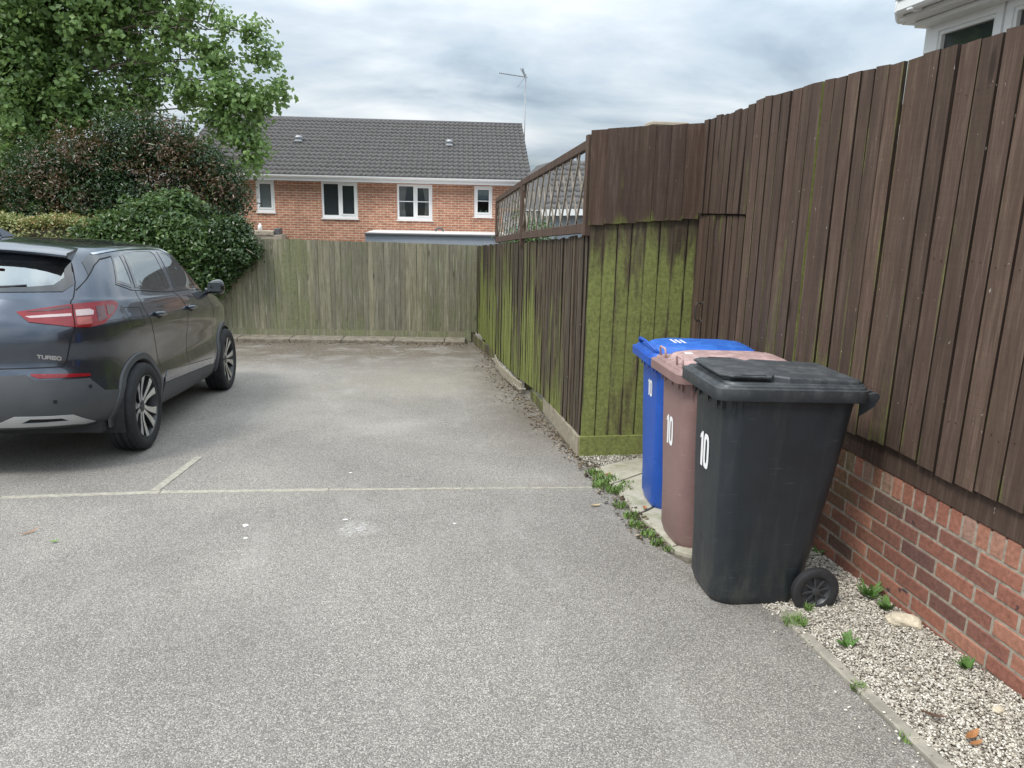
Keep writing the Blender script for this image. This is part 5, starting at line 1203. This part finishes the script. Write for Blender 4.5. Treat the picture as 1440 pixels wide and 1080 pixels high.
for x in (-.40,.40):
    b=MB(); b.box((x-.24,.02,.45),(x+.24,.16,1.13),ch=.05); b.box((x-.24,.10,.45),(x+.24,.62,.62),ch=.04); b.build('front_seat',M_['inner'],CAR)
for x,y,z in ((-.40,.10,1.27),(.40,.10,1.27),(-.42,-.88,1.16),(.42,-.88,1.16),(0,-.88,1.16)):
    b=MB(); b.box((x-.125,y-.05,z-.10),(x+.125,y+.05,z+.09),ch=.035); b.build('headrest',M_['inner'],CAR)
b=MB(); b.box((-.74,.86,.80),(.74,1.25,1.08),ch=.05); b.build('dashboard',M_['inner'],CAR)
b=MB(); b.tube([(.38+.19*math.cos(a),.82+.07*math.sin(a)*.6,1.05+.17*math.sin(a)) for a in [6.283*i/20 for i in range(21)]],.014,8,cap=False); b.build('steering_wheel',M_['inner'],CAR,True)
for s in (1,-1):
    for nm,Wp in (('quarter_window',QW),('rear_side_window',RW),('front_side_window',FW)):
        k=.80 if Wp is QW else .90
        fr=patch(nm,Wp,.004,M_['gloss'],[inset(Wp,k)],side=s,step=.06); patch('pane',inset(Wp,k+.02),.001,M_['carglass'],(),fr,s,step=.08,skirt=0)
    # black floating roof pillar and bright strip
    patch('rear_pillar_trim',[(.93,11.3),(1.04,12.1),(1.15,12.5),(1.33,12.68),(1.35,12.9),(1.0,12.9),(.90,12.3)],.003,M_['gloss'],side=s,step=.05)
    ribbon('pillar_crease',[(.80,10.45),(.90,11.1),(1.02,12.0),(1.13,12.48),(1.35,12.70)],.008,.0055,M_['line'],s)
    ribbon('roof_strip',[(1.05,12.95),(1.45,13.40),(1.95,13.72),(2.5,13.76),(3.1,13.45),(3.7,12.9),(4.05,12.15),(4.22,11.2),(4.27,10.4)],.018,.007,M_['chrome'],s)
    ribbon('window_sill_trim',[(1.24,10.80),(1.50,10.42),(1.60,10.40),(2.4,10.05),(3.4,10.02),(4.20,10.3)],.010,.006,M_['gloss'],s)
    for L_ in ([(1.56,10.5),(1.60,8.3),(1.74,6.2),(1.85,4.9),(1.93,3.7)],[(2.50,10.1),(2.70,8.1),(2.72,6.2),(2.68,3.4),(2.70,1.4)],[(3.52,9.9),(3.62,8.2),(3.66,6),(3.63,3.2),(3.60,1.6)]):
        ribbon('door_gap',L_,.006,.0012,M_['line'],s)
    ribbon('tailgate_gap',[(.80,12.2),(.80,10.9),(.745,8.95),(.755,6.9),(.70,5.05),(.675,4.80),(.30,4.80),(0,4.80)],.008,.0012,M_['line'],s)
    ribbon('fuel_flap_gap',[(1.24,8.4),(1.54,8.3),(1.56,6.5),(1.33,6.65),(1.24,8.4)],.004,.0012,M_['line'],s)
    # cladding: rear bumper, sills, arch rings
    patch('lower_bumper',[(0,.3),(0,4.25),(.46,4.40),(.52,4.05),(.86,4.0),(.97,3.25),(1.16,3.08),(1.13,1.9),(1.05,.3)],.006,M_['clad'],side=s)
    patch('sill_cladding',[(1.93,.4),(1.93,1.7),(1.97,2.45),(2.62,2.30),(3.5,2.05),(3.62,1.8),(3.60,.4)],.010,M_['clad'],side=s)
    patch('door_crease',[(1.97,2.50),(1.975,2.82),(2.06,3.25),(2.62,2.95),(3.50,2.52),(3.58,2.15),(3.5,2.10),(2.62,2.36)],.009,M_['paint'],side=s)
    for cy,cz in WC:
        V=[];Fs=[];n=44; rr3=(RA-.012,RA+.002,RA+.048,RA+.052)
        rows_=[]
        for k in range(n+1):
            a=math.radians(-10+200*k/n); row=[]
            for rr_2,of in ((RA-.03,-.05),(RA-.012,.004),(RA-.002,.016),(RA+.044,.014),(RA+.052,-.004)):
                y=cy+rr_2*math.cos(a); z=cz+rr_2*math.sin(a); j=np.argmin(np.abs(P[:,:,1]-y)+np.abs(P[:,:,2]-z)*1.0+(P[:,:,0]<.4)*9); 
                # refine x by local plane
                ii,jj=np.unravel_index(j,P.shape[:2]); nb=[(a_,b_) for a_ in (max(ii-1,0),ii,min(ii+1,nv_-1)) for b_ in (max(jj-1,0),jj,min(jj+1,nt_-1))]
                A=np.array([[1,P[q][1]-y,P[q][2]-z] for q in nb]); xs_=np.array([P[q][0] for q in nb]); c,_,_,_=np.linalg.lstsq(A,xs_,rcond=None); row.append((s*(max(c[0],.80)+of),y,z))
            rows_.append(row)
        for row in rows_: V+=row
        for k in range(n):
            for q in range(4): a=k*5+q; Fs.append((a,a+1,a+6,a+5))
        ar=mesh('arch_trim',V,Fs,M_['clad'],CAR); recalc(ar); auto_smooth(ar,40)
    # tail light
    TLp=[(.409,8.16),(.732,8.74),(1.00,9.05),(1.104,9.12),(1.165,8.85),(1.15,8.4),(1.089,7.88),(.967,7.04),(.85,6.85),(.755,6.88),(.48,7.32)]
    TL=patch('tail_light',TLp,.012,M_['redlens'],side=s,step=.04,vstep=.3,skirt=.016)
    patch('lens',[(.46,7.78),(.60,7.92),(.735,8.0),(.735,7.76),(.60,7.68),(.49,7.62)],.0145,M_['pale'],(),TL,s,.04,.3,.003)
    patch('lens',[(.765,7.75),(.765,8.28),(.87,8.35),(.90,8.20),(.89,7.85)],.0145,M_['pale'],(),TL,s,.04,.3,.003)
    patch('lens',[(.765,7.05),(.765,7.62),(.87,7.68),(.87,7.05)],.0145,M_['amber'],(),TL,s,.04,.3,.003)
    patch('lens',[(.92,7.25),(.92,8.55),(1.00,8.60),(1.00,7.50)],.0145,M_['darkred'],(),TL,s,.04,.3,.003)
    patch('lens',[(1.02,7.75),(1.02,8.62),(1.10,8.62),(1.12,8.4),(1.07,7.9)],.0145,M_['darkred'],(),TL,s,.04,.3,.003)
    patch('lens',[(.46,8.14),(.73,8.62),(.735,8.42),(.62,8.22)],.0145,M_['darkred'],(),TL,s,.04,.3,.003)
    ribbon('lens_gap',[(.748,6.9),(.748,8.72)],.006,.0165,M_['line'],s,TL)
    patch('reflector',[(.491,4.30),(.491,4.44),(.862,4.27),(.874,4.10),(.539,4.14)],.010,M_['redlens'],side=s,step=.05,vstep=.2)
    patch('silver_trim',[(0,1.25),(0,1.75),(.29,1.85),(.375,2.25),(.725,2.12),(.885,1.2),(.80,1.05),(.72,1.2),(.28,1.30)],.014,M_['silverplas'],[[(.41,1.72),(.468,2.05),(.651,1.95),(.70,1.68)]],side=s,step=.05,vstep=.3)
    patch('exhaust_slot',[(.40,1.70),(.465,2.07),(.655,1.97),(.715,1.66)],.009,M_['line'],side=s,step=.05,vstep=.3,skirt=0)
    for t_2,v_2 in ((.62,2.95),(.86,3.55)):
        ribbon('parking_sensor',[(t_2-.012,v_2),(t_2+.012,v_2)],.024,.008,M_['line'],s)
    # handles
    for t0 in (1.80,2.72):
        q=SP(np.array([t0,t0+.10,t0+.20]),np.array([7.55,7.50,7.45]),.002,s); b=MB(); n_=np.array([s,0,0])
        b.tube([q[0],q[0]+n_*.035+np.array([0,.015,0]),q[1]+n_*.042,q[2]+n_*.035-np.array([0,.015,0]),q[2]],[.013,.015,.016,.015,.013],8); hd=b.build('door_handle',M_['paint'],CAR,True)
        b=MB(); b.tube([q[0]+n_*.030+np.array([0,.02,-.014]),q[1]+n_*.036+np.array([0,0,-.015]),q[2]+n_*.030+np.array([0,-.02,-.014])],.004,6); b.build('handle_strip',M_['chrome'],hd,True)
        patch('handle_recess',[(t0+.02,7.2),(t0+.05,7.75),(t0+.16,7.7),(t0+.18,7.15),(t0+.10,6.95)],.0015,M_['line'],side=s,step=.04,vstep=.2,skirt=0)
    # mirror
    bm=bmesh.new(); bmesh.ops.create_icosphere(bm,subdivisions=3,radius=1)
    for v in bm.verts:
        x,y,z=v.co; f=lambda a,p: math.copysign(abs(a)**p,a); x,y,z=f(x,.75),f(y,.8),f(z,.85); v.co=Vector((s*(.955+.088*x*(1-.12*z)),.86+.07*y*(1-.25*x),1.205+.078*z*(1+.15*x)))
    me=bpy.data.meshes.new('mirror'); bm.to_mesh(me); bm.free(); me.materials.append(M_['gloss']); mi=link(bpy.data.objects.new('mirror',me),CAR); auto_smooth(mi,60)
    b=MB(); b.tube([(s*.84,.86,1.165),(s*.95,.86,1.15)],[.03,.028],10); b.build('mirror_arm',M_['gloss'],mi,True)
    b=MB(); b.box((s*.955-.065,.788,1.155),(s*.955+.065,.796,1.255),ch=.004); b.build('mirror_glass',M_['glass'],mi)
    # side repeater on the wing and roof rail
    patch('side_badge',[(3.80,7.0),(3.80,7.25),(3.90,7.2),(3.91,7.0)],.004,M_['chrome'],side=s,step=.05,vstep=.3)
# rear window and windscreen (symmetric)
def sym(name,poly,off,mat,holes,parent=None,**k):
    a=patch(name,poly,off,mat,holes,parent,1,**k); c=patch(name,poly,off,mat,holes,parent,-1,**k)
    bm=bmesh.new(); bm.from_mesh(a.data); bm.from_mesh(c.data); bmesh.ops.remove_doubles(bm,verts=bm.verts[:],dist=.0005); bmesh.ops.recalc_face_normals(bm,faces=bm.faces[:]); bm.to_mesh(a.data); bm.free()
    me=c.data; bpy.data.objects.remove(c); bpy.data.meshes.remove(me); auto_smooth(a,40); return a
RH=[(0,10.55),(0,12.3),(.735,12.2),(.72,11.2),(.64,10.72),(.45,10.58)]
rwf=sym('rear_window',[(0,10.22),(0,12.6),(.79,12.6),(.785,10.75),(.70,10.32)],.005,M_['gloss'],[RH],step=.06)
sym('pane',[(0,10.52),(0,12.34),(.748,12.24),(.732,11.2),(.65,10.69),(.45,10.55)],.0015,M_['rearglass'],(),rwf,step=.08,skirt=0)
b=MB(); b.tube([(.0,-2.03,1.30),(.02,-2.035,1.315),(.30,-2.00,1.33),(.42,-1.97,1.34)],[.012,.012,.008,.005],6); b.build('rear_wiper',M_['gloss'],CAR,True)
wsf=sym('windscreen',[(4.40,10.4),(4.36,13.2),(TT-.0005,13.6),(TT-.0005,10.2)],.005,M_['gloss'],[[(4.55,10.7),(4.50,12.8),(TT-.0005,13.2),(TT-.0005,10.55)]],step=.08)
sym('pane',[(4.53,10.65),(4.48,12.85),(TT-.0005,13.25),(TT-.0005,10.5)],.0015,M_['carglass'],(),wsf,step=.1,skirt=0)
# spoiler over the rear glass
V=[];Fs=[];n=18
for k in range(n+1):
    u=-1+2*k/n; x=.60*u; yb=-1.885+.09*abs(u)**2.6; zt2=1.632-.045*u*u
    V+=[(x*1.0,-1.55+.0*abs(u),zt2+.018-.012*u*u),(x*1.02,yb+.02,zt2-.030),(x*1.03,yb,zt2-.046),(x*1.02,yb+.02,zt2-.062),(x*.99,-1.66,zt2-.085)]
for k in range(n):
    for q in range(4): a=5*k+q; Fs.append((a,a+1,a+6,a+5))
Fs.append((0,4,3,2,1)); Fs.append(tuple(5*n+i for i in range(5)))
sp_=mesh('spoiler',V,Fs,M_['paint'],CAR); recalc(sp_); auto_smooth(sp_,35)
b=MB(); b.box((-.20,-1.915,1.578),(.20,-1.895,1.590)); b.build('brake_light',M_['redlens'],CAR)
# shark fin
b=MB(); b.add([(-.02,-1.42,1.665),(.02,-1.42,1.665),(.025,-1.22,1.68),(-.025,-1.22,1.68),(0,-1.44,1.735),(0,-1.40,1.74)],[(3,2,1,0),(0,1,4),(1,2,5,4),(2,3,5),(3,0,4,5)]); o=b.build('aerial_fin',M_['paint'],CAR); bevel(o,.006)
# rear lettering TURBO
def letters(word,O_,ux,uy,h,wd,gap,parent,nrm):
    L5={'T':[[(0,1),(1,1)],[(.5,1),(.5,0)]],'U':[[(0,1),(0,.15),(.15,0),(.85,0),(1,.15),(1,1)]],'R':[[(0,0),(0,1),(.9,1),(1,.85),(1,.62),(.9,.48),(0,.48)],[(.5,.48),(1,0)]],'B':[[(0,0),(0,1),(.9,1),(1,.88),(1,.64),(.88,.52),(0,.52)],[(.88,.52),(1,.38),(1,.13),(.9,0),(0,0)]],'O':[[(.12,0),(0,.15),(0,.85),(.12,1),(.88,1),(1,.85),(1,.15),(.88,0),(.12,0)]]}
    O_=Vector(O_);ux=Vector(ux).normalized();uy=Vector(uy).normalized();n_=Vector(nrm).normalized()
    x=0
    for ch in word:
        b=MB()
        for st in L5[ch]:
            for (a,c),(d,e2) in zip(st,st[1:]):
                p=O_+ux*(x+a*wd)+uy*c*h; q=O_+ux*(x+d*wd)+uy*e2*h; dv=(q-p).normalized()*.002; b.beam(p-dv,q+dv,.0055,.004,up=n_)
        b.build('letter',M_['chrome'],parent); x+=wd+gap
A=SP(np.array([.525,.665]),np.array([5.30,5.16]),.004,1)
bd=empty('badge',(0,0,0),None,None); bd.parent=CAR
ux=A[1]-A[0]; L_=np.linalg.norm(ux); uy=SP(np.array([.525]),np.array([5.9]),.004,1)[0]-A[0]; letters('TURBO',A[0],ux,uy,.022,L_*.155,L_*.055,bd,np.cross(ux,uy)*1.0)
# number plate recess, blank
b=MB(); b.box((-.26,-2.222,.86),(.26,-2.200,.98),ch=.004); M_['plate']=simple('blank_yellow_plate',(.62,.47,.08),.4); b.build('number_plate',M_['plate'],CAR)
b=MB(); b.tube([(0,-2.196,1.05),(0,-2.206,1.05)],[.05,.046],24); b.build('round_emblem',M_['chrome'],CAR,True)
patch('tailgate_shelf',[(0,6.62),(0,6.9),(.70,6.66),(.72,6.42)],.004,M_['line'],side=1,skirt=0) if False else None
# wheels
def car_wheel(y,side,steer=0):
    w_=bpy.data.objects.new('wheel',None); w_.empty_display_size=.3; link(w_,CAR); w_.location=(side*.83,y,.352); w_.rotation_euler=((.35 if y<0 else .9),0,0 if side>0 else math.pi)
    R=.352; prof=[(.250,-.088),(.257,-.098),(.275,-.108),(.300,-.112),(.328,-.106),(.344,-.094),(.350,-.075),(.350,-.052),(.344,-.050),(.344,-.044),(.351,-.042),(.352,-.012),(.345,-.010),(.345,-.003),(.352,-.001)]
    prof=prof+[(r,-x) for r,x in prof[::-1]][0:]; n=72; m=len(prof); V=[];Fs=[]
    for k in range(n):
        a=2*math.pi*k/n
        for r,x in prof: V.append((x,r*math.cos(a),r*math.sin(a)))
    for k in range(n):
        for j in range(m-1): a=k*m+j;c=((k+1)%n)*m+j; Fs.append((a,a+1,c+1,c))
    ty=mesh('tyre',V,Fs,M_['tyre'],w_); recalc(ty); auto_smooth(ty,35)
    # rim barrel
    pr=[(.254,.092),(.253,.101),(.246,.099),(.240,.085),(.225,.02),(.215,-.09)]; m=len(pr); V=[];Fs=[]
    for k in range(n):
        a=2*math.pi*k/n
        for r,x in pr: V.append((x,r*math.cos(a),r*math.sin(a)))
    for k in range(n):
        for j in range(m-1): a=k*m+j;c=((k+1)%n)*m+j; Fs.append((a,a+1,c+1,c))
    rim=mesh('rim',V,Fs,M_['rimdark'],w_); recalc(rim); auto_smooth(rim,40)
    b=MB(); b.tube([(-.02,0,0),(-.015,0,0)],[.19,.19],30); b.build('brake_disc',M_['steel'],w_)
    # five twin spokes: bright machined faces over dark sides
    for k in range(5):
        a0=2*math.pi*k/5+.3
        for sg in (-1,1):
            a1=a0+sg*.13; a2=a0+sg*.30; 
            def pt(r,a,x): return Vector((x,r*math.cos(a),r*math.sin(a)))
            V=[];prs=((.045,a0+sg*.42,.060,.020),(.11,a0+sg*.22,.066,.021),(.18,a0+sg*.23,.080,.030),(.246,a0+sg*.27,.092,.042))
            for r,a,x,hw in prs:
                t_=Vector((0,-math.sin(a),math.cos(a))); c=pt(r,a,x); V+=[c-t_*hw,c+t_*hw,c+t_*hw*.9-Vector((.03,0,0)),c-t_*hw*.9-Vector((.03,0,0))]
            Fs=[];F2=[]
            b=MB(); b.add(V,[(4*i+1,4*i+2,4*i+6,4*i+5) for i in range(3)]+[(4*i+2,4*i+3,4*i+7,4*i+6) for i in range(3)]+[(4*i+3,4*i,4*i+4,4*i+7) for i in range(3)]+[(0,3,2,1)]); b.add([V[4*i+q]+Vector((0.0,0,0)) for i in range(4) for q in (0,1)],[(2*i,2*i+1,2*i+3,2*i+2) for i in range(3)])
            o=b.build('spoke',M_['rimdark'],rim)
            # inlay
            b=MB(); b.add([ (V[4*i+q]*1.0+( (V[4*i+1-q]-V[4*i+q])*.12))+Vector((.0015,0,0)) for i in range(4) for q in (0,1)],[(2*i,2*i+1,2*i+3,2*i+2) for i in range(3)]); b.build('spoke_face',M_['alu'],rim)
    b=MB(); b.tube([(.03,0,0),(.062,0,0),(.068,0,0)],[.055,.05,.032],20); b.build('hub_cap',M_['rimdark'],rim,True)
    for k in range(5):
        a=2*math.pi*k/5; b=MB(); b.tube([(.05,.038*math.cos(a),.038*math.sin(a)),(.066,.038*math.cos(a),.038*math.sin(a))],.007,6); b.build('wheel_nut',M_['steel'],rim)
    return w_
for y,s in ((-1.3375,1),(-1.3375,-1),(1.3375,1),(1.3375,-1)): car_wheel(y,s)
#CAR>
